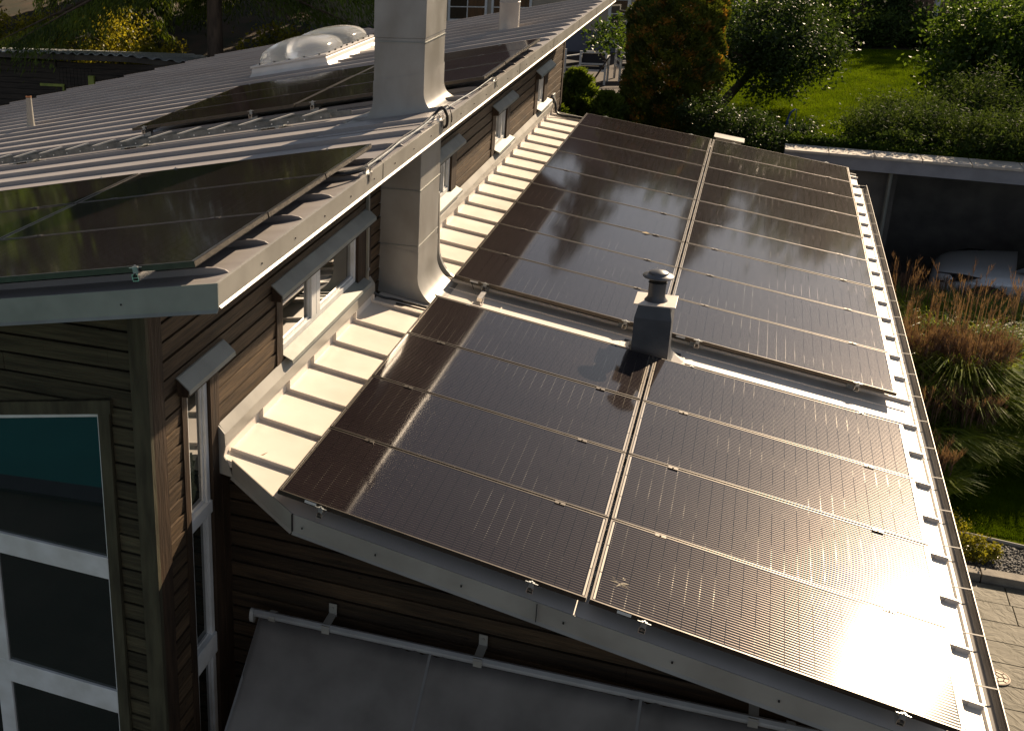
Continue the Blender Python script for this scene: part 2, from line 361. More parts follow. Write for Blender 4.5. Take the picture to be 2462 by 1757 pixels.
sheet('gravel_bed', [(3.6, 3.07), (9.5, 3.07), (9.5, 3.78), (3.6, 3.86)], GZ + 0.03, mat('gravel', (0.13, 0.13, 0.125), (0.04, 0.04, 0.04), 40, 0.9, bump=1.0, bscale=60, lo=.42, hi=.58), th=.06)
mb = MB(); mb.tube([(5.2, 3.86, GZ + .05), (5.6, 3.92, GZ + .05), (6.2, 3.83, GZ + .05), (7.5, 3.8, GZ + .05), (9.5, 3.8, GZ + .05)], .025, 6)
struct(obj('lawn_edging', mb, CONC))
sheet('lower_lawn', [(5.35, 4.1), (5.6, 3.98), (6.2, 3.88), (9.5, 3.86), (9.5, 8.6), (6.6, 8.0), (5.9, 6.2), (5.4, 4.8)], GZ + 0.05, LAWN, th=.07)

# loose stones on the gravel bed
def stones(name, n, x0, x1, y0, y1, z, r0, r1, m):
    mb = MB(); rr = random.Random(5)
    for _ in range(n):
        c = (rr.uniform(x0, x1), rr.uniform(y0, y1), z); a = rr.uniform(r0, r1)
        P = [(c[0] + a * math.cos(k * 2.1 + a * 99) * (1.2 if k % 2 else .8), c[1] + a * math.sin(k * 1.26 + a), c[2]) for k in range(5)] 
        ring = [(c[0] + a * rr.uniform(.7, 1.2) * math.cos(2 * math.pi * k / 5), c[1] + a * rr.uniform(.7, 1.1) * math.sin(2 * math.pi * k / 5), c[2] - a * .2) for k in range(5)]
        top = [(c[0] + (p[0] - c[0]) * .55, c[1] + (p[1] - c[1]) * .55, c[2] + a * .6) for p in ring]
        mb.loft([ring, top])
    return obj(name, mb, m)
stuff(stones('gravel', 1500, 5.3, 7.2, 3.08, 3.82, GZ + .035, .010, .024, mat('pebble_grey', (0.24, 0.235, 0.22), (0.06, 0.06, 0.06), 9, 0.8, lo=.4, hi=.6)), 'dark grey loose gravel in the bed between kerb and lawn', 'gravel')

# manhole cover
t = thing('manhole_cover', 'small round pale cast manhole cover with cell pattern set in the grey paving', 'manhole cover', (5.484, 1.036, GZ + .024))
mb = MB(); mb.lathe((5.484, 1.036, GZ + .024), [(0.001, 0), (0.135, 0), (0.135, 0.012), (0.125, 0.015), (0.115, 0.012), (0.001, 0.012)], 32); obj('lid', mb, mat('cast_lid', (0.33, 0.27, 0.21), (0.2, 0.16, 0.12), 9, .6, .2), t)
mb = MB()
for rr, n in ((0.04, 5), (0.085, 9)):
    for k in range(n):
        a = 2 * math.pi * k / n; b = 2 * math.pi * (k + 1) / n; z = GZ + .037
        mb.tube([(5.484 + rr * math.cos(a), 1.036 + rr * math.sin(a), z), (5.484 + rr * math.cos(b), 1.036 + rr * math.sin(b), z)], .004, 4)
        if rr > .05: mb.tube([(5.484 + .085 * math.cos(a), 1.036 + .085 * math.sin(a), z), (5.484 + .118 * math.cos(a), 1.036 + .118 * math.sin(a), z)], .004, 4)
        else: mb.tube([(5.484 + .04 * math.cos(a), 1.036 + .04 * math.sin(a), z), (5.484 + .085 * math.cos(a), 1.036 + .085 * math.sin(a), z)], .004, 4)
obj('rib_pattern', mb, mat('cast_rib', (0.16, 0.11, 0.075), (0.1, 0.07, 0.05), 9, .6, .2), t)

# swimming pool in front of the house, behind the camera (it is what the tall window mirrors)
POOL = mat('pool_water', (0.035, 0.41, 0.38), (0.03, 0.36, 0.34), 1, 0.9, spec=.2)
sheet('pool_water', [(-16, -24), (-3.9, -24.6), (-4.3, -10.75), (-16, -9.3)], GZ + 0.03, POOL)
sheet('pool_deck', [(-20, -30), (3.5, -30), (3.5, -5.0), (-20, -5.0)], GZ + 0.004, mat('deck_stone', (0.16, 0.12, 0.095), (0.09, 0.07, 0.055), 1.2, 0.8, bump=.3))
mb = MB(); mb.prism([(-16.3, -9.0, GZ), (-4.0, -10.4, GZ), (-4.3, -10.75, GZ), (-16, -9.3, GZ)], (0, 0, .06)); struct(obj('pool_coping', mb, mat('coping_dark', (0.09, 0.085, 0.12), None, 5, .7)))

# ------------------------------------------------------------------ THE HOUSE
house = thing('house', 'dark timber house with low-slope metal roofs at two levels carrying solar panels', 'house', (-3.0, -4.0, GZ))

def clip(poly, a, b, c):
    """keep points with a*p+b*q+c>=0"""
    out = []
    for i in range(len(poly)):
        p, q = poly[i], poly[(i + 1) % len(poly)]
        dp = a * p[0] + b * p[1] + c; dq = a * q[0] + b * q[1] + c
        if dp >= 0: out.append(p)
        if dp * dq < 0:
            t = dp / (dp - dq); out.append((p[0] + (q[0] - p[0]) * t, p[1] + (q[1] - p[1]) * t))
    return out
def siding(mb, mapf, a0, a1, z0, z1, pitch, holes, planes, rr):
    """mapf(a,z,depth)->xyz. bevelled boards"""
    z = z0
    while z < z1:
        zt = z + pitch - 0.0135
        spans = [(a0, a1)]
        for (h0, h1, g0, g1) in holes:
            if g0 < zt and g1 > z:
                ns = []
                for s0, s1 in spans:
                    if h1 <= s0 or h0 >= s1: ns.append((s0, s1)); continue
                    if h0 > s0: ns.append((s0, h0))
                    if h1 < s1: ns.append((h1, s1))
                spans = ns
        for s0, s1 in spans:
            cuts = [s0]; c = s0
            while c + 2.2 < s1:
                c += rr.uniform(2.0, 4.2)
                if c < s1 - .4: cuts.append(c)
            cuts.append(s1)
            for k in range(len(cuts) - 1):
                b0, b1 = cuts[k] + (.0015 if k else 0), cuts[k + 1] - .0015
                d = rr.uniform(-.002, .002); zz = rr.uniform(-.002, .002)
                poly = [(b0, z + zz), (b1, z + zz), (b1, zt + zz), (b0, zt + zz)]
                for pl in planes: poly = clip(poly, *pl)
                if len(poly) < 3: continue
                def dep(p): return (0.019 if p[1] < z + pitch * .5 else 0.026) + d
                n = len(poly)
                A = [mapf(p[0], p[1], dep(p)) for p in poly]; B = [mapf(p[0], p[1], -0.03) for p in poly]
                mb.add(A + B, [tuple(range(n)), tuple(range(2 * n - 1, n - 1, -1))] + [(i, i + n, (i + 1) % n + n, (i + 1) % n) for i in range(n)])
        z += pitch

XW = -0.62           # face of the clerestory wall
YF = -4.85           # face of the upper front wall
YL = -3.70           # face of the lower front wall
XR = 4.05            # outer face of the right wall of the low wing
rr = random.Random(11)
# solid cores of the walls
mb = MB()
core = [(-12.3, YF + .03), (XW - .085, YF + .03), (XW - .085, 11.37), (-3.2, 11.37), (-5.2, 13.7), (-8.6, 13.8), (-11.3, 10.3), (-12.3, 9.0)]
def zc(x): return uroof_z(x, -0.16)
n = len(core)
mb.add([(x, y, GZ - .1) for x, y in core] + [(x, y, zc(x)) for x, y in core], [tuple(range(n)), tuple(range(2 * n - 1, n - 1, -1))] + [(i, i + n, (i + 1) % n + n, (i + 1) % n) for i in range(n)])
obj('upper_wall_core', mb, BOARD, house)
mb = MB()
core = [(XW - .02, YL + .03), (XR - .03, YL + .03), (XR - .03, 10.0), (XW - .02, 10.0)]
n = 4
mb.add([(x, y, GZ - .1) for x, y in core] + [(x, y, lroof_z(x, -.17)) for x, y in core], [tuple(range(n)), tuple(range(2 * n - 1, n - 1, -1))] + [(i, i + n, (i + 1) % n + n, (i + 1) % n) for i in range(n)])
obj('lower_wall_core', mb, BOARD, house)

# window openings on the clerestory wall: (y0,y1,z0,z1)
W1 = (-4.34, -3.98, -0.1, 4.09)
W2 = (-2.58, -0.64, 3.69, 4.20)
W3 = (2.05, 2.99, 3.71, 4.20)
W4 = (5.52, 6.30, 3.71, 4.20)
W5 = (8.82, 9.42, 3.71, 4.20)
mb = MB()
holes = [(w[0] - .10, w[1] + .14, w[2] - .12, w[3] + .03) for w in (W1, W2, W3, W4, W5)]
holes[0] = (W1[0] - .07, W1[1] + .15, -0.2, W1[3] + .02)
siding(mb, lambda a, z, d: (XW - .022 + d, a, z), YF + .19, 11.30, GZ, 5.25, 0.135, holes, [(0, -1, uroof_z(XW, -.17))], rr)
obj('side_siding', mb, WOODS, house)
mb = MB()
FWX0, FWX1 = -3.9, -0.99      # tall glazing of the front wall
slope = math.tan(t_)
def head(x): return 4.10 + (x + .95) * slope
holes = [(FWX0, FWX1 + .09, -0.3, 3.40)]
# the head of the glazing slopes with the roof: boards above it are clipped
def front_map(a, z, d): return (a, YF + .022 - d, z)
siding(mb, front_map, -12.3, XW - .11, GZ, 3.42, 0.135, [(FWX0, FWX1 + .09, -1, 4)], [], rr)
siding(mb, front_map, FWX1 + .09, XW - .11, 3.48, 5.3, 0.135, [], [(slope, -1, uroof_z(0, -.17))], rr)
siding(mb, front_map, -12.3, FWX1 + .09, 3.48, 5.3, 0.135, [], [(slope, -1, uroof_z(0, -.17)), (-slope, 1, -(head(0) + .1))], rr)
siding(mb, front_map, -12.3, FWX0, 3.48, 4.2, 0.135, [], [(slope, -1, uroof_z(0, -.17)), (slope, -1, head(0) + .1)], rr)
obj('front_siding', mb, WOODF, house)
mb = MB()
siding(mb, lambda a, z, d: (a, YL + .022 - d, z), XW, XR, GZ, 3.4, 0.135, [], [(-math.tan(s_), -1, lroof_z(0, -.17))], rr)
obj('lower_siding', mb, WOODL, house)
mb = MB()
siding(mb, lambda a, z, d: (XR - .022 + d, a, z), YL, 10.0, GZ, 2.6, 0.135, [], [(0, -1, lroof_z(XR, -.17))], rr)
obj('right_siding', mb, WOODL, house)
# corner boards
mb = MB()
mb.box(XW - .115, XW + .012, YF - .022, YF + .02, GZ, uroof_z(XW) - .03)
obj('corner_board', mb, BOARDG, house)
mb = MB(); mb.box(XW - .02, XW + .012, YF + .0205, YF + .19, GZ, uroof_z(XW) - .03); obj('corner_board', mb, BOARD, house)
mb = MB(); mb.box(XW - .02, XW + .014, 11.30, 11.42, GZ, uroof_z(XW) - .03); obj('corner_board', mb, BOARD, house)
mb = MB(); mb.box(XW - .01, XW + .016, -3.83, YL + .02, GZ, 3.40); obj('corner_board', mb, BOARD, house)

def rect_frame(mb, y0, y1, z0, z1, t, x0, x1):
    mb.box(x0, x1, y0, y0 + t, z0, z1); mb.box(x0, x1, y1 - t, y1, z0, z1)
    mb.box(x0, x1, y0 + t, y1 - t, z0, z0 + t); mb.box(x0, x1, y0 + t, y1 - t, z1 - t, z1)
def side_window(w, mull, casL, casR, hoodL, hoodR, sillL, sillR, t=.05, label=None, bars=(), sill=True, hood_drop=.10):
    y0, y1, z0, z1 = w
    fr = MB(); rect_frame(fr, y0, y1, z0, z1, t, XW - .07, XW - .012)
    for m_ in mull: fr.box(XW - .07, XW - .008, m_[0], m_[1], z0 + t, z1 - t)
    for b0, b1 in bars: fr.box(XW - .07, XW + .006, y0 + .004, y1 - .004, b0, b1)
    f = obj('window', fr, WHITE, house, bevel=.004)
    if label: f['label'] = label
    g = MB(); g.box(XW - .062, XW - .045, y0 + t * .5, y1 - t * .5, z0 + t * .5, z1 - t * .5); obj('pane', g, GLASS, f)
    # inner sash line
    ed = sorted([y0 + t] + [v for m_ in mull for v in m_] + [y1 - t]); sg = MB()
    zb = sorted([z0 + t] + [v for b_ in bars for v in b_] + [z1 - t])
    for i in range(0, len(ed), 2):
        for j in range(0, len(zb), 2): rect_frame(sg, ed[i] + .003, ed[i + 1] - .003, zb[j] + .003, zb[j + 1] - .003, .022, XW - .05, XW - .030)
    obj('sash', sg, WHITE, f)
    c = MB(); zt = z1 + .02; zb0 = z0 - .12 if sill else z0
    c.box(XW - .03, XW + .014, casL[0], casL[1], zb0, zt); c.box(XW - .03, XW + .014, casR[0], casR[1], zb0, zt)
    objs('casing', c, BOARD, f)
    h = MB(); pr = [(XW - .02, 0, z1 + .155), (XW + .012, 0, z1 + .148), (XW + .100, 0, z1 + .072), (XW + .104, 0, z1 + .040), (XW + .098, 0, z1 + .040), (XW + .094, 0, z1 + .066), (XW + .010, 0, z1 + .138), (XW - .02, 0, z1 + .145)]
    h.prism([(p[0], hoodL, p[2]) for p in pr], (0, hoodR - hoodL, 0)); obj('hood', h, HOOD, f)
    hb = MB(); hb.prism([(XW - .02, hoodL + .012, z1 + .012), (XW + .085, hoodL + .012, z1 + .012), (XW + .085, hoodL + .012, z1 + .062), (XW + .01, hoodL + .012, z1 + .128), (XW - .02, hoodL + .012, z1 + .135)], (0, hoodR - hoodL - .024, 0)); obj('head_board', hb, BOARD, f)
    if sill:
        sp = [(XW - .055, 0, z0 + .012), (XW + .09, 0, z0 - .055), (XW + .094, 0, z0 - .085), (XW + .088, 0, z0 - .085), (XW + .084, 0, z0 - .062), (XW - .055, 0, z0 + .003)]
        sm = MB(); sm.prism([(p[0], sillL, p[2]) for p in sp], (0, sillR - sillL, 0)); obj('sill', sm, HOOD, f)
    return f
side_window(W1, [], (-4.42, -4.345), (-3.975, -3.835), -4.47, -3.72, 0, 0, t=.055, label='narrow tall white window beside the house corner', bars=((2.97, 3.07), (1.74, 1.92), (.6, .7)), sill=False)
side_window(W2, [(-1.86, -1.74), (-1.735, -1.64)], (-2.71, -2.585), (-.635, -.24), -2.80, -.36, -2.57, -.45, label='wide two-part clerestory window')
side_window(W3, [(2.68, 2.72)], (1.9, 2.045), (2.995, 3.24), 1.95, 3.33, 2.0, 3.3, label='clerestory window half hidden behind the chimney')
side_window(W4, [(6.0, 6.04)], (5.30, 5.515), (6.305, 6.55), 5.28, 6.66, 5.5, 6.60, label='middle clerestory window')
side_window(W5, [(9.14, 9.18)], (8.56, 8.815), (9.425, 9.74), 8.55, 9.92, 8.8, 9.9, label='farthest clerestory window')

# tall front glazing with sloping head
fr = MB(); yg0, yg1 = YF - .01, YF + .05
t = .07
for (z0, z1) in ((2.83, 3.00), (1.70, 1.89), (0.55, .72)): fr.box(FWX0, FWX1, yg0 - .015, yg1, z0, z1)
fr.box(FWX1 - .02, FWX1, yg0, yg1, GZ, head(FWX1) - .02)
fr.box(FWX0, FWX0 + .07, yg0, yg1, GZ, head(FWX0) - .02)
fr.box(-2.06, -1.93, yg0 - .01, yg1, GZ, 2.83)
fr.prism([(FWX0, yg0, head(FWX0) - .03), (FWX1, yg0, head(FWX1) - .03), (FWX1, yg0, head(FWX1)), (FWX0, yg0, head(FWX0))], (0, .06, 0))
f = obj('window', fr, WHITE, house, bevel=.006); f['label'] = 'tall front window mirroring the turquoise pool'
g = MB(); g.prism([(FWX0, YF + .0, GZ), (FWX1, YF + .0, GZ), (FWX1, YF + .0, head(FWX1) - .01), (FWX0, YF + .0, head(FWX0) - .01)], (0, .012, 0)); obj('pane', g, GLASS, f)
c = MB(); c.box(FWX1 + .001, FWX1 + .085, YF - .03, YF + .03, GZ, head(FWX1) + .02)
c.box(FWX0 - .085, FWX0 - .001, YF - .03, YF + .03, GZ, head(FWX0) + .02); 
c.prism([(FWX0 - .1, YF - .034, head(FWX0)), (FWX1 + .1, YF - .034, head(FWX1) + .02), (FWX1 + .1, YF - .034, head(FWX1) + .115), (FWX0 - .1, YF - .034, head(FWX0) + .095)], (0, .06, 0))
objs('casing', c, BOARDG, f)

# ---- lower roof
def clip_u(poly, v):
    xs_ = []
    for i in range(len(poly)):
        p, q = poly[i], poly[(i + 1) % len(poly)]
        if (p[1] - v) * (q[1] - v) < 0: xs_.append(p[0] + (q[0] - p[0]) * (v - p[1]) / (q[1] - p[1]))
    return (min(xs_), max(xs_)) if len(xs_) > 1 else None
LE = 4.30
lp = [(-.59, -3.85), (-.50, -3.86), (-.07, -4.13), (.12, -4.25), (LE, -4.27), (LE, 10.36), (-.59, 10.36)]
lpu = [(lu(x), y) for x, y in lp]
mb = MB(); mb.prism([(u, v, -.19) for u, v in lpu], (0, 0, .05), LR)
lroof = obj('lower_roof', mb, ROOF_L, house)
ribs_l = [-3.72 + .5765 * k for k in range(25)]
mb = MB()
for v in ribs_l:
    if v > 10.3: continue
    c = clip_u(lpu, v + .001)
    u0, u1 = lu(-.578), (c[1] - .004 if c else lu(LE))
    mb.box(u0, u1, v - .006, v + .006, -.1395, -.108, LR)
    mb.box(u0 + .0, u1, v - .011, v + .0055, -.112, -.1065, LR)
    mb.box(u1 - .07, u1 + .012, v - .014, v + .008, -.139, -.104, LR)
    if v > -3.7 and not (-.1 < v < 1.2): mb.box(-.586, -.553, v - .007, v + .006, lroof_z(-.58), lroof_z(-.58) + .105)
obj('standing_seam', mb, ROOF_L, lroof)
mb = MB()   # cross joints of the sheets in the gap
for x, y0, y1 in ((.55, .02, .6), (1.75, .02, .12), (2.32, .02, .7)): mb.box(lu(x), lu(x) + .012, y0, y1, -.1395, -.13, LR)
mb.box(lu(-.2), lu(4.25), .665, .68, -.1395, -.130, LR)
objs('sheet_joint', mb, ROOF_L, lroof)
# upstand flashing on the clerestory wall
def upstand(y0, y1):
    mb = MB(); z0 = lroof_z(-.58)
    mb.prism([(-.60, y0, z0 - .04), (-.580, y0, z0 - .04), (-.584, y0, z0 + .02), (-.586, y0, z0 + .135), (-.60, y0, z0 + .135)], (0, y1 - y0, 0))
    obj('wall_upstand', mb, ROOF_L, lroof)
    mb = MB()
    mb.prism([(-.607, y0, z0 + .118), (-.552, y0, z0 + .112), (-.556, y0, z0 + .20), (-.608, y0, z0 + .275), (-.607, y0, z0 + .2)], (0, y1 - y0, 0))
    obj('upstand_cap', mb, TRIM, lroof)
upstand(-3.85, -.25); upstand(1.02, 10.36)
mb = MB(); z0 = lroof_z(-.58)
mb.prism([(-.615, -3.866, z0 + .275), (-.556, -3.866, z0 + .205), (-.552, -3.866, z0 + .11), (-.57, -3.866, z0 + .02), (-.535, -3.866, z0 - .03), (-.50, -3.866, z0 - .14), (-.615, -3.866, z0 - .12)], (0, .014, 0)); obj('upstand_end', mb, TRIM, lroof)
# curved end piece beside the chimney
mb = MB(); z0 = lroof_z(-.3)
ring = []
for k in range(9):
    a = math.pi / 2 * k / 8; ring.append((-.22 + .30 - .30 * math.cos(a), 0, .32 - .32 * math.sin(a)))
ring = [(p[0], 0, p[2] + lroof_z(p[0]) + .004) for p in ring]
poly = [(-.59, 0.93, lroof_z(-.59) + .0)] + [(-.59, .93, 4.2), (-.24, .93, 4.2)] + [(p[0], .93, p[2]) for p in ring]
mb.prism(poly, (0, .05, 0)); obj('chimney_flashing', mb, CHIM, lroof)
# eave and verge fascias of the low roof
def slat(pa, pb, h, th, out, lip=.02, flange=.018):
    """vertical fascia strip between top points pa,pb"""
    mb = MB(); pa = Vector(pa); pb = Vector(pb); o = Vector(out)
    A = [pa + Vector((0, 0, lip)), pa + Vector((0, 0, lip)) + o * th, pa + Vector((0, 0, -h)) + o * th, pa + Vector((0, 0, -h - flange * .9)) + o * (th + flange), pa + Vector((0, 0, -h - flange)) + o * (th + flange - .004), pa + Vector((0, 0, -h - .004)) + o * (th - .004), pa + Vector((0, 0, -h))]
    mb.add(A + [p + (pb - pa) for p in A], [tuple(range(7)), tuple(range(13, 6, -1))] + [(i, i + 7, (i + 1) % 7 + 7, (i + 1) % 7) for i in range(7)])
    return mb
P = [(x, y, lroof_z(x)) for x, y in lp]
o = obj('verge_fascia', slat(P[3], P[4], .115, .008, (0, -1, 0)), TRIM, lroof)
d = Vector((P[3][0] - P[1][0], P[3][1] - P[1][1], 0)).normalized(); nrm = (d.y, -d.x, 0)
obj('verge_fascia', slat(P[1], P[3], .115, .008, nrm), TRIM, lroof)
# dark seams + screws
mb = MB()
for x in (1.78, 3.9): mb.box(x, x + .004, -4.29, -4.275, lroof_z(x) - .11, lroof_z(x) + .018)
mb.box(.118, .126, -4.272, -4.25, lroof_z(.12) - .11, lroof_z(.12) + .02)
for x in (.2, .72, 1.3, 1.95, 2.6, 3.2, 3.75): mb.lathe((x, -4.281, lroof_z(x) - .05), [(.006, -.006), (.006, .006)], 6)
objs('fascia_joint', mb, DARK, lroof)
mb = MB(); mb.box(lu(-.59), lu(LE), 10.355, 10.375, -.25, -.115, LR); obj('verge_fascia', mb, TRIM, lroof)
mb = MB(); mb.box(lu(2.12), lu(2.52), 10.6, 10.85, -.4, -.03, LR); mb.box(lu(2.08), lu(2.56), 10.55, 10.9, -.03, -.018, LR)
tag(obj('vent_box', mb, TRIM, origin=(2.6, 10.7, 2.7)), 'pale flat-topped metal vent hood peeping over the far roof edge', 'vent')

# ---- upper roof
UE = 0.135
up = [(UE, -5.40), (UE, 11.80), (-3.0, 11.85), (-5.2, 14.1), (-8.7, 14.3), (-10.4, 12.3), (-11.9, 10.2), (-12.6, 8.0), (-12.8, -5.40)]
upu = [(uu(x), y) for x, y in up]
mb = MB(); mb.prism([(u, v, -.19) for u, v in upu], (0, 0, .05), UR)
uroof = obj('upper_roof', mb, ROOF_U, house)
mb = MB(); v = -5.12
while v < 14.2:
    c = clip_u(upu, v)
    if c:
        u0, u1 = c; u1 = min(u1, uu(UE) - .045)
        def sec(u, h, hw): return [UR(u, v - hw, -.1395), UR(u, v - hw, -.1395 + h), UR(u, v + hw, -.1395 + h), UR(u, v + hw, -.1395)]
        mb.loft([sec(u0 + .01, .040, .009), sec(u1 - .14, .040, .009), sec(u1 - .07, .034, .008), sec(u1 - .02, .018, .006), sec(u1, .002, .004)])
    v += .58
obj('standing_seam', mb, ROOF_U, uroof)
zt = uroof_z(UE)
obj('eave_fascia', slat((UE, -5.40, zt), (UE, 11.80, zt), .105, .02, (1, 0, 0), lip=.025, flange=.013), TRIM, uroof)
zt0, ztL = uroof_z(UE), uroof_z(-12.8)
obj('verge_fascia', slat((-12.8, -5.40, ztL), (UE + .02, -5.40, uroof_z(UE + .02)), .125, .012, (0, -1, 0), lip=.025), HOOD, uroof)
mb = MB()
for y in (-2.42, -.32, 2.9, 5.2, 7.4, 9.3, 11): mb.box(UE + .0195, UE + .0225, y, y + .006, zt - .10, zt + .022)
y = -4.8
while y < 6:
    mb.tube([(UE + .018, y, zt - .045), (UE + .025, y, zt - .045)], .006, 6); y += .54
for x in (-.45, -1.35, -2.3): mb.tube([(x, -5.41, uroof_z(x) - .06), (x, -5.416, uroof_z(x) - .06)], .006, 6)
objs('fascia_joint', mb, DARK, uroof)

# ------------------------------------------------------------------ chimney
ch = thing('chimney', 'tall square sheet-metal clad chimney rising through both roofs beside the upper eave', 'chimney', (-.47, .48, 3.2))
cx0, cx1, cy0, cy1 = -.715, -.222, .10, .86
mb = MB(); mb.box(cx0, cx1, cy0, cy1, 3.1, 5.9)
mb.box(cx0 - .006, cx1 + .006, cy0 - .006, cy1 + .006, 5.9, 7.9)
objs('shaft', mb, CHIM, ch, bevel=.006)
def skirt(zf, r, H, sides):
    mb = MB(); rings = []
    N = 10
    for k in range(N + 1):
        a = math.pi / 2 * k / N; h = r * (1 - math.sin(a)) ; e = r * (1 - math.cos(math.pi / 2 - a)) if False else 0
        # quarter-round cove: offset e at height h
        h = r * (1 - math.cos(a)); e = r * (1 - math.sin(a))
        q = [(cx0 - e * sides[0] - .004, cy0 - e * sides[2] - .004), (cx1 + e * sides[1] + .004, cy0 - e * sides[2] - .004), (cx1 + e * sides[1] + .004, cy1 + e * sides[3] + .004), (cx0 - e * sides[0] - .004, cy1 + e * sides[3] + .004)]
        rings.append([(x, y, zf(x) + .003 + h) for x, y in q])
    q = [(cx0 - .004, cy0 - .004), (cx1 + .004, cy0 - .004), (cx1 + .004, cy1 + .004), (cx0 - .004, cy1 + .004)]
    rings.append([(x, y, zf(x) + r + H) for x, y in q])
    mb.loft(rings, cap=False); return mb
obj('base_flashing', skirt(lambda x: uroof_z(x), .20, .18, (.7, .75, 0.15, .4)), CHIM, ch, smooth=True)
obj('base_flashing', skirt(lambda x: lroof_z(x), .24, .26, (0, 1, .12, .0)), CHIM, ch, smooth=True)
mb = MB()
for z in (4.43, 5.86, 6.9):
    e = .0085; mb.box(cx0 - e, cx1 + e, cy0 - e, cy1 + e, z, z + .008)
for z in (3.86,): mb.box(cx0 - .006, cx1 + .006, cy0 - .006, cy1 + .006, z, z + .006)
objs('sheet_joint', mb, HOOD, ch)
# flat cover sheet in front of the chimney on the upper roof and small flashing flap
mb = MB(); mb.box(uu(-1.05), uu(.06), -.62, .12, -.1385, -.132, UR); obj('cover_sheet', mb, ROOF_U, ch)
mb = MB(); mb.add([UR(uu(-1.0), -.1, -.131), UR(uu(-.75), .12, -.131), UR(uu(-.73), .5, -.07), UR(uu(-.86), .55, -.131)], [(0, 1, 2), (0, 2, 3)]); 
mb.prism([(uu(-1.0), .05, -.13), (uu(-.95), .02, -.13), (uu(-.78), .62, -.13), (uu(-.83), .64, -.13)], (0, 0, .02), UR); obj('flashing_flap', mb, TRIM, ch)

# ------------------------------------------------------------------ solar panels
PL, PW, FH = 2.094, 1.038, 0.035
def panel_proto():
    t = thing('solar_panel', '', 'solar panel', (0, 0, 0))
    mb = MB(); e = .011
    mb.box(0, PL, 0, e, -FH, 0); mb.box(0, PL, PW - e, PW, -FH, 0); mb.box(0, e, e, PW - e, -FH, 0); mb.box(PL - e, PL, e, PW - e, -FH, 0)
    # grooves of the frame profile on the outside
    for k in range(3):
        z = -.009 - .008 * k
        mb.box(PL, PL + .0015, 0, PW, z - .002, z); mb.box(0, PL, -.0015, 0, z - .002, z)
    f = obj('frame', mb, BLACK, t, local=True)
    g = MB(); g.box(e, PL - e, e, PW - e, -.030, -.0018); gl = obj('glass', g, PANEL, t, local=True)
    return t, f, gl
rt_ = random.Random(77)
P0, PF, PG = panel_proto(); used = [False]
def place_panel(loc, roty, label, group, sticker=None):
    if not used[0]: r = P0; used[0] = True
    else:
        r = P0.copy(); col.objects.link(r)
        for c_ in (PF, PG):
            k = c_.copy(); col.objects.link(k); k.parent = r
    r.location = loc; r.rotation_euler = (R(rt_.uniform(-.10, .10)), roty + R(rt_.uniform(-.10, .10)), 0); r['label'] = label; r['category'] = 'solar panel'; r['group'] = group
    if sticker is not None:
        s = STK.copy() if STKU[0] else STK
        if STKU[0]: col.objects.link(s)
        STKU[0] = True; s.parent = r; s.location = (sticker, -.003, -.027)
    return r
mb = MB(); mb.box(0, .085, 0, .002, 0, .021); STK = obj('sticker', mb, WHITE, local=True); STKU = [False]
ordn = ['first', 'second', 'third', 'fourth', 'fifth', 'sixth', 'seventh', 'eighth', 'ninth']
def pname(i, n, where): return ('%s row from the %s' % (ordn[i], where))
PG_ = 'solar panels on the roofs'
for c in range(2):
    cn = 'left' if c == 0 else 'right'
    for r in range(4):
        v = -r * 1.058 - PW; k = 3 - r
        extra = ''
        place_panel(LR(c * 2.116, v, 0), s_, 'near low-roof array panel, %s column, %s row from the front verge' % (cn, ordn[k]), 'solar panels in the near array on the low roof', sticker=(.20 if c == 0 else .17) if r == 3 else None)
    for r in range(9):
        v = .724 + r * 1.058
        place_panel(LR(c * 2.116 + .012, v, 0), s_, 'far low-roof array panel, %s column, %s row from the boxed flue' % (cn, ordn[r]), 'solar panels in the far array on the low roof', sticker=(.17 if c == 0 else .13) if r == 0 else None)
for c in range(2):
    cn = 'right' if c == 0 else 'left'
    for r in range(3):
        v = -5.35 + r * 1.058
        place_panel(UR(-(c + 1) * 2.116 + .022, v, 0), -t_, 'upper-roof panel before the chimney, %s column, %s row from the front edge' % (cn, ordn[r]), 'solar panels in the front array on the upper roof')
        v = 1.15 + r * 1.058
        place_panel(UR(-(c + 1) * 2.0 - (.03 if c else 0) + .04 - (.08 * c), v, 0), -t_, 'upper-roof panel behind the chimney, %s column, %s row counting from the camera' % (cn, ordn[r]), 'solar panels in the back array on the upper roof')

# rails with clamps
def rail(fr, u, v0, v1, joints, label, feet, group, sx=.02):
    p = fr(u, v0, -.12); t = thing('mounting_rail', label, 'rail', p, group)
    mb = MB(); a, b = u - sx, u + sx
    for q in ((a, a + .003, -.076, -.037), (b - .003, b, -.076, -.037), (a, b, -.078, -.075), (a, u - .007, -.040, -.037), (u + .007, b, -.040, -.037), (a + .003, b - .003, -.060, -.058)):
        mb.box(q[0], q[1], v0, v1, q[2], q[3], fr)
    obj('channel', mb, ALU, t)
    for j in joints:
        end = joints.index(j) in (0, len(joints) - 1)
        mb = MB(); hw_ = .017 if end else .03
        mb.box(u - hw_, u + hw_, j - .0075, j + .0075, -.036, .0020, fr)
        if not end: mb.box(u - .036, u + .036, j - .016, j + .016, .0010, .0040, fr)
        else: mb.box(u - .04, u + .04, j - .003, j + .003, -.006, -.002, fr)
        mb.tube([fr(u, j, .0045), fr(u, j, .010)], .0065, 6)
        obj('clamp', mb, GALV if end else BLACK, t)
    for v in feet:
        mb = MB(); mb.box(u - .06, u + .03, v - .03, v + .03, -.136, -.079, fr); obj('foot', mb, GALV, t)
nums = ['leftmost', 'second', 'third', 'rightmost']
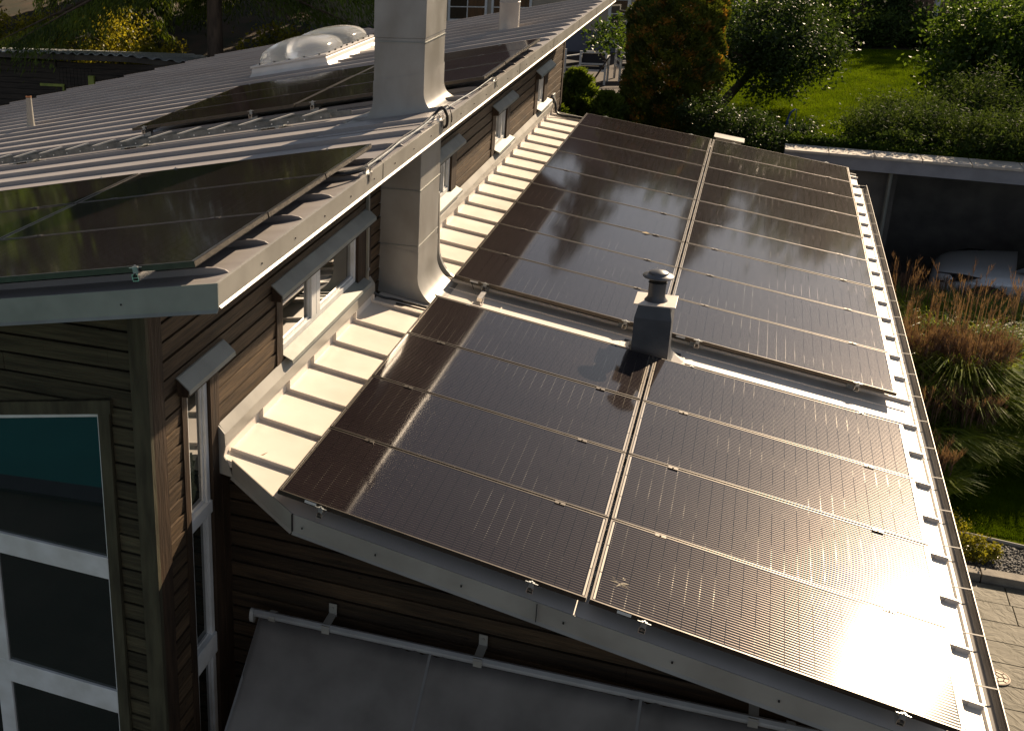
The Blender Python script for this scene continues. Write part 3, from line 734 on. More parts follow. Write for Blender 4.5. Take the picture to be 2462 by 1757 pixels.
for i, u in enumerate((.33, 1.76, 2.45, 3.88)):
    rail(LR, u, -4.262, .0, [-4.252, -3.184, -2.126, -1.068, -.0], '%s aluminium mounting rail with clamps under the near low-roof solar array' % nums[i], [v for v in ribs_l if -4.1 < v < -.1], 'rails under the near low-roof array')
    rail(LR, u + .012, .69, 10.24, [.712] + [.724 + 1.058 * k - .010 for k in range(1, 9)] + [10.258], '%s aluminium mounting rail with clamps under the long far low-roof array' % nums[i], [v for v in ribs_l if .75 < v < 10.1], 'rails under the far low-roof array')
for i, u in enumerate((-3.9, -2.5, -1.75, -.37)):
    rail(UR, u, -5.385, -2.2, [-5.362, -4.302, -3.244, -2.188], '%s aluminium rail and clamps under the front upper-roof solar array' % nums[i], [-4.9, -4.0, -3.0], 'rails under the front upper-roof array')
    rail(UR, u, 1.10, 4.28, [1.138, 2.198, 3.256, 4.304], '%s aluminium rail and clamps under the back upper-roof solar array' % nums[i], [1.25, 2.4, 3.6], 'rails under the back upper-roof array')

# ------------------------------------------------------------------ flue on the low roof
fx, fy = 2.03, .30
t = thing('flue', 'dark blue-grey boxed flue with round cap in the gap between the low-roof arrays', 'flue', (fx, fy, lroof_z(fx)))
hw = .165; zt = 3.50
rings = []
for k in range(7):
    a = math.pi / 2 * k / 6; rr_ = .10; e = rr_ * (1 - math.sin(a)); h = rr_ * (1 - math.cos(a))
    rings.append([(x, y, lroof_z(x) + .004 + h) for x, y in ((fx - hw - e, fy - .19 - e * .2), (fx + hw + e, fy - .19 - e * .2), (fx + hw + e, fy + .19 + e), (fx - hw - e, fy + .19 + e))])
rings.append([(x, y, zt - .12) for x, y in ((fx - hw, fy - .19), (fx + hw, fy - .19), (fx + hw, fy + .19), (fx - hw, fy + .19))])
rings.append([(x, y, zt) for x, y in ((fx - hw + .025, fy - .165), (fx + hw - .025, fy - .165), (fx + hw - .025, fy + .165), (fx - hw + .025, fy + .165))])
mb = MB(); mb.loft(rings); obj('box', mb, FLUE, t)
mb = MB(); mb.box(fx - .185, fx + .185, fy - .17, fy + .19, zt, zt + .012); obj('cover_plate', mb, ROOF_L, t, bevel=.003)
mb = MB(); mb.lathe((fx, fy, zt + .012), [(.105, 0), (.082, .03), (.078, .05), (.078, .17), (.084, .172), (.084, .18), (.07, .18), (.07, .22)], 32); obj('pipe', mb, FLUE, t, smooth=True)
mb = MB(); mb.lathe((fx, fy, zt + .012), [(.078, .175), (.078, .245)], 20)
obj('mesh_collar', mb, DARK, t)
mb = MB(); mb.lathe((fx, fy, zt + .245), [(.001, -.004), (.136, -.002), (.142, .006), (.136, .014), (.09, .03), (.088, .04), (.082, .046), (.03, .062), (.001, .066)], 40); obj('cap', mb, mat('flue_cap', (0.12, 0.128, 0.142), (0.09, 0.096, 0.11), 8, .42, .3), t, smooth=True)
mb = MB(); mb.add([LR(lu(fx) + .18, .12, -.133), LR(lu(fx) + .45, .02, -.137), LR(lu(fx) + .30, .30, -.10), LR(lu(fx) + .2, .33, -.05)], [(0, 1, 2, 3)]); mb.box(lu(fx) - .30, lu(fx) - .16, .03, .5, -.138, -.134, LR); mb.box(lu(fx) + .16, lu(fx) + .38, .03, .5, -.138, -.134, LR)
objs('skirt_flashing', mb, ROOF_L, t)

# ------------------------------------------------------------------ other roof furniture
def pipe_cyl(): pass
t = thing('round_flue', 'fat pale grey round flue pipe on the far part of the upper roof', 'flue', (-.98, 7.95, 5.05))
mb = MB(); mb.lathe((-.98, 7.95, 4.95), [(.19, 0), (.165, .06), (.155, .12), (.155, .52), (.16, .53), (.16, .545), (.155, .55), (.155, 1.6)], 32); obj('pipe', mb, mat('flue_pale', (0.42, 0.40, 0.375), (0.33, 0.31, 0.29), 3, .45, .1), t, smooth=True)
t = thing('vent_pipe', 'slim pale tapered vent pipe with rusty rim at the left of the upper roof', 'vent pipe', (-7.7, 4.45, 3.81))
mb = MB(); mb.lathe((-7.7, 4.45, 3.80), [(.085, 0), (.07, .03), (.06, .10), (.045, .49)], 16); obj('pipe', mb, TRIM, t, smooth=True)
mb = MB(); mb.lathe((-7.7, 4.45, 4.288), [(.047, 0), (.047, .02), (.036, .022), (.036, 0)], 16, cap=False); obj('rim', mb, RUST, t)
mb = MB(); mb.box(uu(-7.95), uu(-7.35), 4.3, 4.6, -.139, -.134, UR); obj('flashing_sheet', mb, ROOF_U, t)
t = thing('skylight', 'double clear-domed skylight on a white curb on the upper roof left of the chimney', 'skylight', UR(-4.25, 7.8, -.14))
mb = MB(); wv = -.14
def cring(e, w): return [UR(-4.9 - e, 6.67 - e, w), UR(-3.6 + e, 6.67 - e, w), UR(-3.6 + e, 9.25 + e, w), UR(-4.9 - e, 9.25 + e, w)]
mb.loft([cring(.12, -.139), cring(.05, -.12), cring(.01, -.06), cring(0, .0), cring(-.02, .03), cring(.015, .03), cring(.015, .055), cring(-.01, .06)]); obj('curb', mb, mat('curb_paint', (0.66, 0.64, 0.62), (0.56, 0.54, 0.52), 3, .4), t)
for v0 in (6.70, 7.98):
    mb = MB(); rings = []
    u0, u1, v1 = -4.88, -3.62, v0 + 1.24
    for k in range(9):
        a = math.pi / 2 * k / 8; sc = math.cos(a); w_ = .062 + .30 * math.sin(a) ** .8
        uc, vc = (u0 + u1) / 2, (v0 + v1) / 2; ring = []
        for q in range(24):
            th = 2 * math.pi * q / 24; c_, s2 = math.cos(th), math.sin(th); pw = .55
            ring.append(UR(uc + (u1 - u0) / 2 * sc * math.copysign(abs(c_) ** pw, c_), vc + (v1 - v0) / 2 * sc * math.copysign(abs(s2) ** pw, s2), w_))
        rings.append(ring)
    mb.loft(rings); obj('dome', mb, DOME, t, smooth=True)
mb = MB()
for k in range(5): mb.lathe(UR(-4.75 + .26 * k, 6.69, .06), [(.016, -.006), (.016, .02), (.001, .022)], 8)
for k in range(9): mb.lathe(UR(-3.60, 6.85 + .29 * k, .06), [(.016, -.006), (.016, .02), (.001, .022)], 8)
objs('screw', mb, DARK, t)
mb = MB(); mb.prism([(-3.5, 8.0, -.13), (-3.2, 7.9, -.13), (-3.2, 9.1, -.13), (-3.5, 9.2, -.13)], (0, 0, .03), UR); obj('flashing_flap', mb, ROOF_L, t)

# small litter on the panels
mb = MB(); rr_d = random.Random(8)
for k in range(16):
    a = rr_d.uniform(0, 6.28); q = rr_d.uniform(0, .06) ; L2 = rr_d.uniform(.01, .035)
    c_ = (2.27 + q * math.cos(a), -3.93 + q * math.sin(a) * 1.3)
    mb.add([LR(c_[0] - L2 * math.cos(a) - .003, c_[1] - L2 * math.sin(a), .0006), LR(c_[0] + .004, c_[1] - .003, .0006), LR(c_[0] + L2 * math.cos(a), c_[1] + L2 * math.sin(a), .0006), LR(c_[0] - .003, c_[1] + .005, .0006)], [(0, 1, 2, 3)])
stuff(obj('bird_dropping', mb, mat('dropping', (0.42, 0.38, 0.30), None, 9, .9), origin=LR(2.27, -3.93, 0)), 'pale spattered bird dropping on the near right solar panel', 'bird dropping')
mb = MB(); mb.add([LR(1.60, 3.86, .003), LR(1.66, 3.84, .006), LR(1.70, 3.88, .003), LR(1.65, 3.90, .010)], [(0, 1, 2, 3)]); tag(obj('fallen_leaf', mb, mat('dry_leaf', (0.45, 0.33, 0.16), None, 9, .8), origin=LR(1.65, 3.87, 0)), 'tiny dry yellow leaf lying on the far low-roof array', 'leaf')
mb = MB(); mb.add([LR(lu(-.36), -3.68, -.12), LR(lu(-.33), -3.70, -.10), LR(lu(-.31), -3.66, -.085), LR(lu(-.345), -3.65, -.118)], [(0, 1, 2, 3)]); tag(obj('fallen_leaf', mb, mat('dry_leaf2', (0.35, 0.24, 0.12), None, 9, .8), origin=LR(lu(-.34), -3.68, -.1)), 'tiny curled leaf on the nearest seam of the cream flashing', 'leaf')

# roof walkway / snow rail
t = thing('roof_walkway', 'long galvanised perforated roof walkway running down the slope between the upper arrays', 'roof walkway', UR(-4.2, .42, -.1))
mb = MB(); U0, U1 = -7.6, -1.28; va, vb = .36, .58
mb.box(U0, U1, va, va + .003, -.10, -.045, UR); mb.box(U0, U1, vb, vb + .003, -.10, -.045, UR)
mb.box(U1, U1 + .22, va + .05, va + .053, -.10, -.05, UR)
objs('side_rail', mb, mat('walkway_steel', (0.17, 0.18, 0.18), (0.09, 0.10, 0.10), 12, .5, .3), t)
mb = MB(); u = U0 + .1
while u < U1 - .05: 
    mb.prism([(u, va + .003, -.052), (u + .16, vb, -.040), (u + .20, vb, -.040), (u + .04, va + .003, -.052)], (0, 0, .014), UR); u += .37
objs('tread', mb, mat('tread_sunlit', (0.62, 0.60, 0.56), None, 9, .45, .2), t)  # sun reflected off the treads is put into this pale colour
mb = MB(); u = U0 + .12
while u < U1:
    mb.tube([UR(u, va - .004, -.080), UR(u, va + .0, -.080)], .008, 6); u += .185
objs('lit_hole', mb, WHITE, t)  # white dots paint the light showing through the rail's holes
for u in (-7.2, -5.3, -3.8, -2.1):
    mb = MB(); mb.box(u - .04, u + .3, va - .02, vb + .02, -.112, -.100, UR); mb.box(u + .0, u + .04, va, vb, -.138, -.11, UR); mb.box(u + .2, u + .24, va, vb, -.138, -.11, UR); obj('bracket', mb, GALV, t)

# gutter on the low eave
STRAP = mat('strap_metal', (0.16, 0.15, 0.14), None, 5, .6, .2)
t = thing('gutter', 'long grey half-round gutter with straps along the low right-hand eave', 'gutter', (LE + .06, 3, 2.45))
ze = lroof_z(LE) - .02; gy0, gy1 = -4.35, 9.9
mb = MB(); prof = [(LE + .01 + .062 + .062 * math.cos(math.pi + math.pi * k / 10), ze - .02 + .062 * math.sin(math.pi + math.pi * k / 10)) for k in range(11)]
inner = [(LE + .072 + .058 * math.cos(math.pi + math.pi * k / 10), ze - .02 + .058 * math.sin(math.pi + math.pi * k / 10)) for k in range(10, -1, -1)]
pf = prof + inner
mb.loft([[(x, gy0, z) for x, z in pf], [(x, gy1, z) for x, z in pf]]); mb.tube([(LE + .136, gy0, ze - .018), (LE + .136, gy1, ze - .018)], .005, 6)
obj('channel', mb, mat('gutter_metal', (0.13, 0.12, 0.11), (0.09, 0.082, 0.075), 3, .45, .3), t)
for k in range(25):
    v = -4.0 + .5765 * k
    if v > gy1: break
    mb = MB(); mb.box(LE + .012, LE + .138, v - .007, v + .007, ze - .016, ze - .013); obj('strap', mb, STRAP, t)

# conduit on the wall and cables
t = thing('wall_conduit', 'thin upright metal cable conduit on the timber wall left of the chimney', 'conduit', (XW + .03, -.36, 3.6))
mb = MB(); mb.box(XW + .005, XW + .035, -.40, -.36, 3.62, uroof_z(XW) - .1); obj('channel', mb, mat('conduit', (0.34, 0.33, 0.28), None, 6, .5, .2), t)
mb = MB(); mb.box(XW + .035, XW + .042, -.41, -.35, 3.72, 3.745); obj('bracket', mb, GALV, t)
def cable(name, pts, r, label, m=RUBBER, sub=6):
    P = [Vector(p) for p in pts]; out = []
    for i in range(len(P) - 1):
        p0 = P[max(i - 1, 0)]; p1 = P[i]; p2 = P[i + 1]; p3 = P[min(i + 2, len(P) - 1)]
        for k in range(sub):
            q = k / sub; out.append(0.5 * ((2 * p1) + (p2 - p0) * q + (2 * p0 - 5 * p1 + 4 * p2 - p3) * q * q + (3 * p1 - p0 - 3 * p2 + p3) * q ** 3))
    out.append(P[-1]); mb = MB(); mb.tube([p - P[0] for p in out], r, 7)
    me = bpy.data.meshes.new(name); me.from_pydata([tuple(v) for v in mb.v], [], mb.f)
    o = link(name, me, m, None, True); o.location = P[0]; return tag(o, label, 'cable')
zr = lambda x: lroof_z(x)
cable('cable', [(XW + .02, -.38, 3.64), (XW + .04, -.30, 3.50), (-.50, -.20, zr(-.50) + .06), (-.38, -.14, zr(-.38) + .045), (-.1, -.12, zr(-.1) + .045), (.15, -.12, zr(.15) + .05)], .014, 'thick black cable sagging from the wall conduit to the near low-roof array')
cable('cable', [(-.36, -.165, zr(-.36) + .02), (-.2, -.17, zr(-.2) + .03), (.12, -.2, zr(.12) + .05)], .010, 'thinner black cable lying along the seam at the chimney foot')
zf = uroof_z(UE) + .04
cable('cable', [UR(-.25, -2.9, -.05), (-.02, -2.92, zf - .0), (.08, -2.82, zf + .01), (.12, -2.72, zf + .02)], .020, 'thick black cable bundle from under the front upper array to the eave clamp')
cable('cable', [(.12, -2.72, zf + .02), (.11, -2.2, zf + .01), (.08, -1.7, zf), (.10, -1.1, zf + .01), (.11, -.66, zf + .05)], .007, 'pair-like thin cable running along the eave towards the chimney', m=GALV)
cable('cable', [(.12, -2.72, zf + .035), (.09, -2.1, zf + .02), (.06, -1.6, zf + .01), (.085, -1.1, zf + .02), (.10, -.68, zf + .06)], .006, 'thin black cable running along the eave towards the chimney')
cable('cable', [(.10, -.75, zf + .03), (.15, -.66, zf + .10), (.19, -.62, zf + .02), (.185, -.60, zf - .07), (.14, -.58, zf - .10)], .013, 'black cable looping over the eave fascia below the chimney')
cable('cable', [(.11, -.64, zf + .05), (.16, -.5, zf + .09), (.185, -.42, zf - .02), (.18, -.40, zf - .08)], .004, 'thin wire arching over the eave fascia below the chimney')
cable('cable', [(.11, -.62, zf + .03), (.06, .2, zf - .01), (.10, .9, zf), (.12, 1.56, zf + .02)], .006, 'thin cable along the eave behind the chimney', m=GALV)
cable('cable', [UR(-.1, 1.3, -.05), (.02, 1.35, zf + .03), (.10, 1.5, zf + .08), (.12, 1.58, zf + .02)], .007, 'short cable hopping from the back upper array to the eave clamp')
for y, lb in ((-2.75, 'bright metal cable clamp on the eave edge beside the front upper array'), (1.58, 'bright metal cable clamp on the eave edge beside the back upper array'), (-.64, 'bright metal cable clamp on the eave edge by the chimney')):
    t = thing('cable_clamp', lb, 'clamp', (UE, y, zf), 'cable clamps on the eave')
    mb = MB(); mb.box(UE - .05, UE + .03, y - .05, y + .05, zf - .018, zf - .013); mb.box(UE + .026, UE + .031, y - .03, y + .03, zf - .075, zf - .013); mb.box(UE - .03, UE, y - .012, y + .04, zf - .013, zf + .02)
    obj('plate', mb, ALU, t); mb = MB(); mb.tube([(UE, y - .03, zf - .013), (UE, y - .03, zf + .03)], .006, 6); mb.tube([(UE + .015, y + .035, zf - .013), (UE + .015, y + .035, zf + .025)], .005, 6); objs('bolt', mb, ALU, t)
t = thing('cable_outlet', 'small dark cable outlet box on the far end of the timber wall', 'outlet', (XW + .03, 10.38, 3.62))
mb = MB(); mb.box(XW, XW + .04, 10.28, 10.5, 3.60, 3.68); obj('box', mb, GALV, t, bevel=.01)
cable('cable', [(XW + .04, 10.33, 3.62), (XW + .10, 10.15, 3.55), (-.45, 10.05, zr(-.45) + .06), (-.2, 10.1, zr(-.2) + .05), (.2, 10.15, zr(.2) + .06)], .022, 'thick black cable from the far wall outlet to the far low-roof array')
mb = MB(); mb.box(lu(.33) - .02, lu(.33) + .03, .42, .66, -.10, -.06, LR)
tag(obj('rail_end', mb, ALU, origin=LR(.33, .5, -.1)), 'short bright rail stub with plugs sticking out before the far low-roof array', 'rail')
cable('cable', [LR(.20, .72, -.03), LR(.26, .62, -.07), LR(.32, .55, -.08)], .004, 'thin earth wire hanging from the corner panel of the far array')
cable('cable', [LR(.36, .66, -.06), LR(.40, .4, -.12), LR(.34, .15, -.12), LR(.30, -.02, -.08)], .008, 'dark cable bridging the gap between the two low-roof arrays')

# ------------------------------------------------------------------ awning
t = thing('awning', 'grey fabric awning hung from a tube on the dark timber wall under the low roof', 'awning', (1.5, -3.85, 2.1))
ya = -3.86
def az(x): return 2.085 + (x + .34) * .033
mb = MB(); mb.tube([(-.34, ya, az(-.34)), (4.2, ya, az(4.2))], .032, 14); mb.box(-.34, 4.2, ya - .03, ya + .03, 0, 0) if False else None
obj('roller_tube', mb, mat('awning_tube', (0.34, 0.34, 0.34), None, 5, .4), t, smooth=True)
mb = MB(); mb.prism([(-.34, ya - .045, az(-.34) + .026), (4.2, ya - .045, az(4.2) + .026), (4.2, ya - .025, az(4.2) + .045), (-.34, ya - .025, az(-.34) + .045)], (0, .006, -.004)); obj('cover_profile', mb, mat('awning_cover', (0.30, 0.30, 0.30), None, 5, .4), t)
mb = MB(); mb.lathe((0, 0, 0), [(.001, 0), (.05, .0), (.05, .03), (.001, .03)], 16); 
mb.v = [(-.375 + z, ya - .01 + x * .8, az(-.37) + y * 1.2 - .02) for x, y, z in mb.v]; obj('end_cap', mb, mat('awning_cap', (0.42, 0.42, 0.40), None, 5, .4), t)
for x in (.235, 1.36, 3.11):
    mb = MB(); z = az(x)
    mb.box(x - .03, x + .03, YL - .03, YL - .024, z + .02, z + .125); mb.box(x - .03, x + .03, ya - .036, YL - .03, z + .034, z + .040); mb.box(x - .03, x + .03, ya - .042, ya - .036, z - .03, z + .040)
    mb.tube([(x, YL - .03, z + .09), (x, YL - .038, z + .09)], .010, 8); obj('bracket', mb, TRIM, t)
for x in (-.22, 3.3):
    mb = MB(); mb.tube([(x, ya, az(x)), (x + .05, ya, az(x))], .045, 12); obj('clutch_ring', mb, TRIM, t)
mb = MB(); nx, ny = 90, 26; V = []; F = []
for j in range(ny):
    q = j / (ny - 1); 
    for i in range(nx):
        x = -.30 + 4.5 * i / (nx - 1); L_ = 2.6 * q
        sag = .07 * math.sin(math.pi * min(q * 1.0, 1)) + .012 * math.sin(x * 5.3 + q * 2) * q
        pucker = .014 * math.exp(-((x - 1.0) / .28) ** 2) * math.sin((x - 1.0) * 60) * math.exp(-q * 9) + .014 * math.exp(-((x - 2.45) / .3) ** 2) * math.sin((x - 2.4) * 55) * math.exp(-q * 9)
        wr = .006 * math.sin(x * 9 + q * 5) * math.sin(q * 6 + x * 2.1) + .004 * math.sin(x * 23 - q * 9)
        V.append((x, ya - .03 - L_ * .82, az(x) - .02 - L_ * .575 - sag + pucker + wr * min(q * 6, 1)))
for j in range(ny - 1):
    for i in range(nx - 1): F.append((j * nx + i, j * nx + i + 1, (j + 1) * nx + i + 1, (j + 1) * nx + i))
mb.add(V, F); o = obj('fabric', mb, FABRIC, t, smooth=True); sdm = o.modifiers.new('thick', 'SOLIDIFY'); sdm.thickness = .003
mb = MB()
for x in (-.30, 1.0, 2.45):
    i = int(round((x + .30) / 4.5 * (nx - 1))); pts = [Vector(V[j * nx + i]) + Vector((.0, -.0, .004)) for j in range(ny)]
    for k in range(ny - 1):
        a, b = pts[k], pts[k + 1]; wd = .018
        mb.add([a + Vector((0, 0, 0)), a + Vector((wd, 0, 0)), b + Vector((wd, 0, 0)), b], [(0, 1, 2, 3)])
objs('hem', mb, mat('awning_hem', (0.21, 0.205, 0.20), None, 4, .9), t)

# ------------------------------------------------------------------ garage with planted roof and car
def gy(x): return 11.74 - .145 * (x - 4.0)
t = thing('garage', 'dark open carport garage cut into the slope with a pale stone roof edge', 'garage', (8, 12, GZ))
mb = MB(); A = [(3.25, gy(3.25)), (20, gy(20)), (20, 15), (4.9, 15), (4.45, gy(4.45) + .6), (3.25, gy(3.25) + .5)]
mb.prism([(x, y, 2.36) for x, y in A], (0, 0, .22)); obj('roof_slab', mb, mat('fascia_grey', (0.30, 0.31, 0.35), (0.24, 0.25, 0.28), 4, .7), t)
sheet('lawn', [(4.36, 12.28), (7, 11.9), (12, 11.2), (12, 15.02), (4.36, 15.02)], 2.598, LAWN, th=.29)
x = 3.25
k = 0
while x < 19:
    mb = MB(); x2 = x + .70
    mb.prism([(x, gy(x) - .03, 2.583), (x2 - .012, gy(x2) - .03, 2.583), (x2 - .012, gy(x2) + .50, 2.583), (x, gy(x) + .50, 2.583)], (0, 0, .045)); obj('coping_slab', mb, STONE, t, bevel=.004); x = x2; k += 1
    if k > 9: break
mb = MB(); mb.box(4.0, 4.9, 12.0, 12.3, GZ, 2.358); mb.box(4.9, 5.1, 12.3, 14.7, GZ, 2.358); mb.box(4.9, 20, 14.7, 14.98, GZ, 2.358); mb.box(19.7, 20, 11, 14.7, GZ, 2.358)
obj('wall', mb, mat('garage_wall', (0.15, 0.14, 0.13), (0.10, 0.095, 0.09), 3, .9), t)
mb = MB(); mb.tube([(4.95, 11.9, GZ), (4.95, 11.9, 2.3)], .035, 10); obj('downpipe', mb, HOOD, t)

def car():
    PAINT = mat('car_paint', (0.78, 0.82, 0.86), (0.74, 0.78, 0.82), 2, .3, .25, .5, coat=1.0)
    t = thing('parked_car', 'pale silver suv parked nose-left in the dark garage behind the tall grass', 'car', (8.17, 12.44, GZ))
    t.rotation_euler = (0, 0, math.atan2(.16, -.987))
    # stations: x, z_bottom, z_side, z_top, half width
    S = [(2.27, .42, .55, .66, .45), (2.24, .30, .62, .80, .62), (2.15, .24, .68, .90, .76), (1.95, .22, .74, .97, .86), (1.55, .22, .80, 1.02, .905), (1.05, .22, .86, 1.07, .92), (.75, .22, .90, 1.10, .92), (0, .22, .93, 1.08, .92), (-1.2, .22, .95, 1.08, .92), (-1.8, .24, .95, 1.06, .90), (-2.15, .28, .92, 1.04, .84), (-2.27, .40, .80, .95, .70)]
    mb = MB(); rings = []
    for x, zb, zs, zt, hw in S:
        h = [(0, zb), (hw * .9, zb), (hw * .985, zb + .12), (hw, (zb + zs) / 2), (hw * .985, zs - .05), (hw * .95, zs + .01), (hw * .84, (zs + zt) / 2 + .035), (hw * .6, zt - .012), (0, zt + .012)]
        ring = [(x, y, z) for y, z in h] + [(x, -y, z) for y, z in reversed(h[1:-1])]
        rings.append(ring)
    mb.loft(rings); b = obj('body', mb, PAINT, t, smooth=True, local=True)
    sb = b.modifiers.new('s', 'SUBSURF'); sb.levels = 2; sb.render_levels = 2
    mb = MB(); rings = []
    for x, z0, z1, hw0, hw1 in ((1.02, 1.05, 1.09, .80, .76), (.55, 1.07, 1.36, .84, .70), (.15, 1.07, 1.56, .85, .64), (-.5, 1.07, 1.62, .85, .63), (-1.4, 1.07, 1.58, .85, .62), (-1.95, 1.05, 1.42, .83, .62), (-2.18, 1.02, 1.08, .8, .7)):
        rings.append([(x, -hw0, z0), (x, -hw1, z1 - .02), (x, -hw1 * .8, z1), (x, hw1 * .8, z1), (x, hw1, z1 - .02), (x, hw0, z0)])
    mb.loft(rings); obj('windows', mb, GLASS, t, smooth=True, local=True)
    mb = MB(); mb.prism([(.1, -.6, 1.575), (-1.5, -.6, 1.60), (-1.5, .6, 1.60), (.1, .6, 1.575)], (0, 0, .04)); obj('roof', mb, PAINT, t, local=True)
    TY = mat('tyre', (0.02, 0.02, 0.02), None, 9, .85); RM = mat('rim', (0.45, 0.45, 0.46), None, 9, .35, .8)
    for x in (1.35, -1.35):
        for sgn in (1, -1):
            mb = MB(); mb.tube([(x, sgn * .66, .35), (x, sgn * .70, .35), (x, sgn * .90, .35), (x, sgn * .935, .35)], [.33, .355, .355, .33], 32); wl = obj('tyre', mb, TY, t, smooth=True, local=True)
            mb = MB(); mb.tube([(x, sgn * .925, .35), (x, sgn * .938, .35)], [.235, .22], 24)
            obj('rim', mb, DARK, wl, local=True)
            mb = MB()
            for k in range(5):
                a = 2 * math.pi * k / 5 + .3
                for da in (-.14, .14): mb.tube([(x + .04 * math.cos(a), sgn * .945, .35 + .04 * math.sin(a)), (x + .225 * math.cos(a + da), sgn * .943, .35 + .225 * math.sin(a + da))], .016, 5)
            mb.lathe((0, 0, 0), [(.23, 0), (.235, .0)], 4, cap=False)
            mb.v = mb.v[:-8]; mb.f = mb.f[:-4]
            obj('spokes', mb, RM, wl, local=True)
            mb = MB(); pts = [(x + .42 * math.cos(a), sgn * .915, .36 + .41 * math.sin(a)) for a in [math.pi * k / 12 for k in range(13)]]
            pts = [(p[0], p[1], max(p[2], .3)) for p in pts]
            ring = [(p[0], sgn * .80, p[2]) for p in pts] 
            mb.prism([(p[0], sgn * .78, p[2]) for p in pts], (0, sgn * .148, 0)); obj('wheel_arch', mb, DARK, t, local=True)
    for sgn in (1, -1):
        mb = MB(); mb.prism([(2.20, sgn * .50, .70), (2.10, sgn * .76, .68), (1.72, sgn * .895, .80), (1.48, sgn * .915, .90), (1.74, sgn * .84, .905), (2.10, sgn * .62, .83)], (0.02, sgn * .025, .012))
        hl = obj('headlight', mb, glass_mat('lamp_glass', (.03, .03, .035)), t, local=True)
        mb = MB(); mb.lathe((1.98, sgn * .82, .765), [(.001, -.03), (.045, -.03), (.045, .03), (.001, .035)], 12); obj('lens', mb, WHITE, hl, local=True)
    mb = MB(); mb.box(2.18, 2.285, -.42, .42, .50, .74); obj('grille', mb, DARK, t, local=True)
    for sgn in (1, -1):
        mb = MB(); mb.lathe((.78, sgn * 1.0, 1.08), [(.02, -.07), (.09, -.05), (.1, .0), (.08, .06), (.02, .08)], 12); obj('mirror', mb, DARK, t, local=True)
    return t
car()

# ------------------------------------------------------------------ foliage helpers
def leafmat(name, c1, c2, rough=.4, transl=.35, scale=2.5, spec=.22, c3=None):
    m = mat(name, c1, c2, scale, rough + .08, 0, spec, transl=transl + .08, lo=.38, hi=.62)
    return m
def rand_rot(n):
    q = np.random.normal(size=(n, 4)); q /= np.linalg.norm(q, axis=1)[:, None]
    w_, x, y, z = q.T
    return np.stack([np.stack([1 - 2 * (y * y + z * z), 2 * (x * y - z * w_), 2 * (x * z + y * w_)], 1), np.stack([2 * (x * y + z * w_), 1 - 2 * (x * x + z * z), 2 * (y * z - x * w_)], 1), np.stack([2 * (x * z - y * w_), 2 * (y * z + x * w_), 1 - 2 * (x * x + y * y)], 1)], 1)
def leaves(P, l, w_, flat=0.0):
    n = len(P); Rm = rand_rot(n)
    sc = np.random.uniform(.6, 1.3, n)[:, None]
    a = Rm[:, :, 0] * l * sc; b = Rm[:, :, 1] * w_ * sc; c = Rm[:, :, 2] * w_ * .35 * sc
    if flat: a[:, 2] *= (1 - flat); b[:, 2] *= (1 - flat)
    V = np.stack([P - a, P + b + c, P + a, P - b + c], 1)
    return V.reshape(-1, 3)
def clumps(center, rad, nclump, nleaf, crad, seed, shell=.55, squash=1.0, ztop=None):
    rs = np.random.RandomState(seed); out = []
    for _ in range(nclump):
        d = rs.normal(size=3); d /= np.linalg.norm(d); r = (shell + (1 - shell) * rs.rand()) if rs.rand() < .8 else rs.rand()
        c = np.array(center) + d * np.array(rad) * r
        k = int(nleaf * rs.uniform(.5, 1.4)); q = rs.normal(size=(k, 3)) * crad * rs.uniform(.6, 1.3) * np.array([1, 1, squash])
        out.append(c + q)
    return np.concatenate(out)
def limbs(mb, base, top, n, spread, r0, seed, gen=2):
    rs = random.Random(seed); base = Vector(base); top = Vector(top)
    mid = base.lerp(top, .5) + Vector((rs.uniform(-.1, .1), rs.uniform(-.1, .1), 0))
    mb.tube([base - Vector((0, 0, .1)), base + Vector((0, 0, .08)), mid, top], [r0 * 1.3, r0, r0 * .75, r0 * .5], 9)
    for k in range(n):
        a = 2 * math.pi * k / n + rs.uniform(-.3, .3); s0 = mid.lerp(top, rs.uniform(0, 1))
        e = s0 + Vector((math.cos(a) * spread[0] * rs.uniform(.6, 1), math.sin(a) * spread[1] * rs.uniform(.6, 1), spread[2] * rs.uniform(.3, 1)))
        m_ = s0.lerp(e, .5) + Vector((0, 0, .12 * spread[2]))
        mb.tube([s0, m_, e], [r0 * .42, r0 * .28, r0 * .1], 6)
        for j in range(3):
            s1 = m_.lerp(e, rs.uniform(0, .8)); e1 = s1 + Vector((rs.uniform(-1, 1) * spread[0], rs.uniform(-1, 1) * spread[1], rs.uniform(0, .6) * spread[2])) * .4
            mb.tube([s1, e1], [r0 * .18, r0 * .05], 5)
BARK = mat('bark', (0.085, 0.062, 0.045), (0.035, 0.026, 0.02), 7, .9, bump=.8, bscale=12, stretch=(1, 1, .25))
BARKS = mat('spruce_bark', (0.14, 0.095, 0.065), (0.055, 0.038, 0.027), 6, .9, bump=1.0, bscale=10, stretch=(1, 1, .3))
L_APPLE = leafmat('leaf_dark_glossy', (0.050, 0.085, 0.020), (0.020, 0.038, 0.012), .40, .25, spec=.30)
L_SHRUB = leafmat('leaf_mid_green', (0.080, 0.130, 0.022), (0.030, 0.060, 0.013), .42, .35, spec=.25)
L_JUN = leafmat('leaf_juniper', (0.065, 0.100, 0.026), (0.022, 0.040, 0.014), .55, .25, spec=.06)
L_COV = leafmat('leaf_cover', (0.060, 0.100, 0.018), (0.022, 0.045, 0.011), .6, .30, spec=.05)
L_YEL = leafmat('leaf_yellow_green', (0.34, 0.30, 0.035), (0.075, 0.085, 0.012), .4, .45, 1.2)
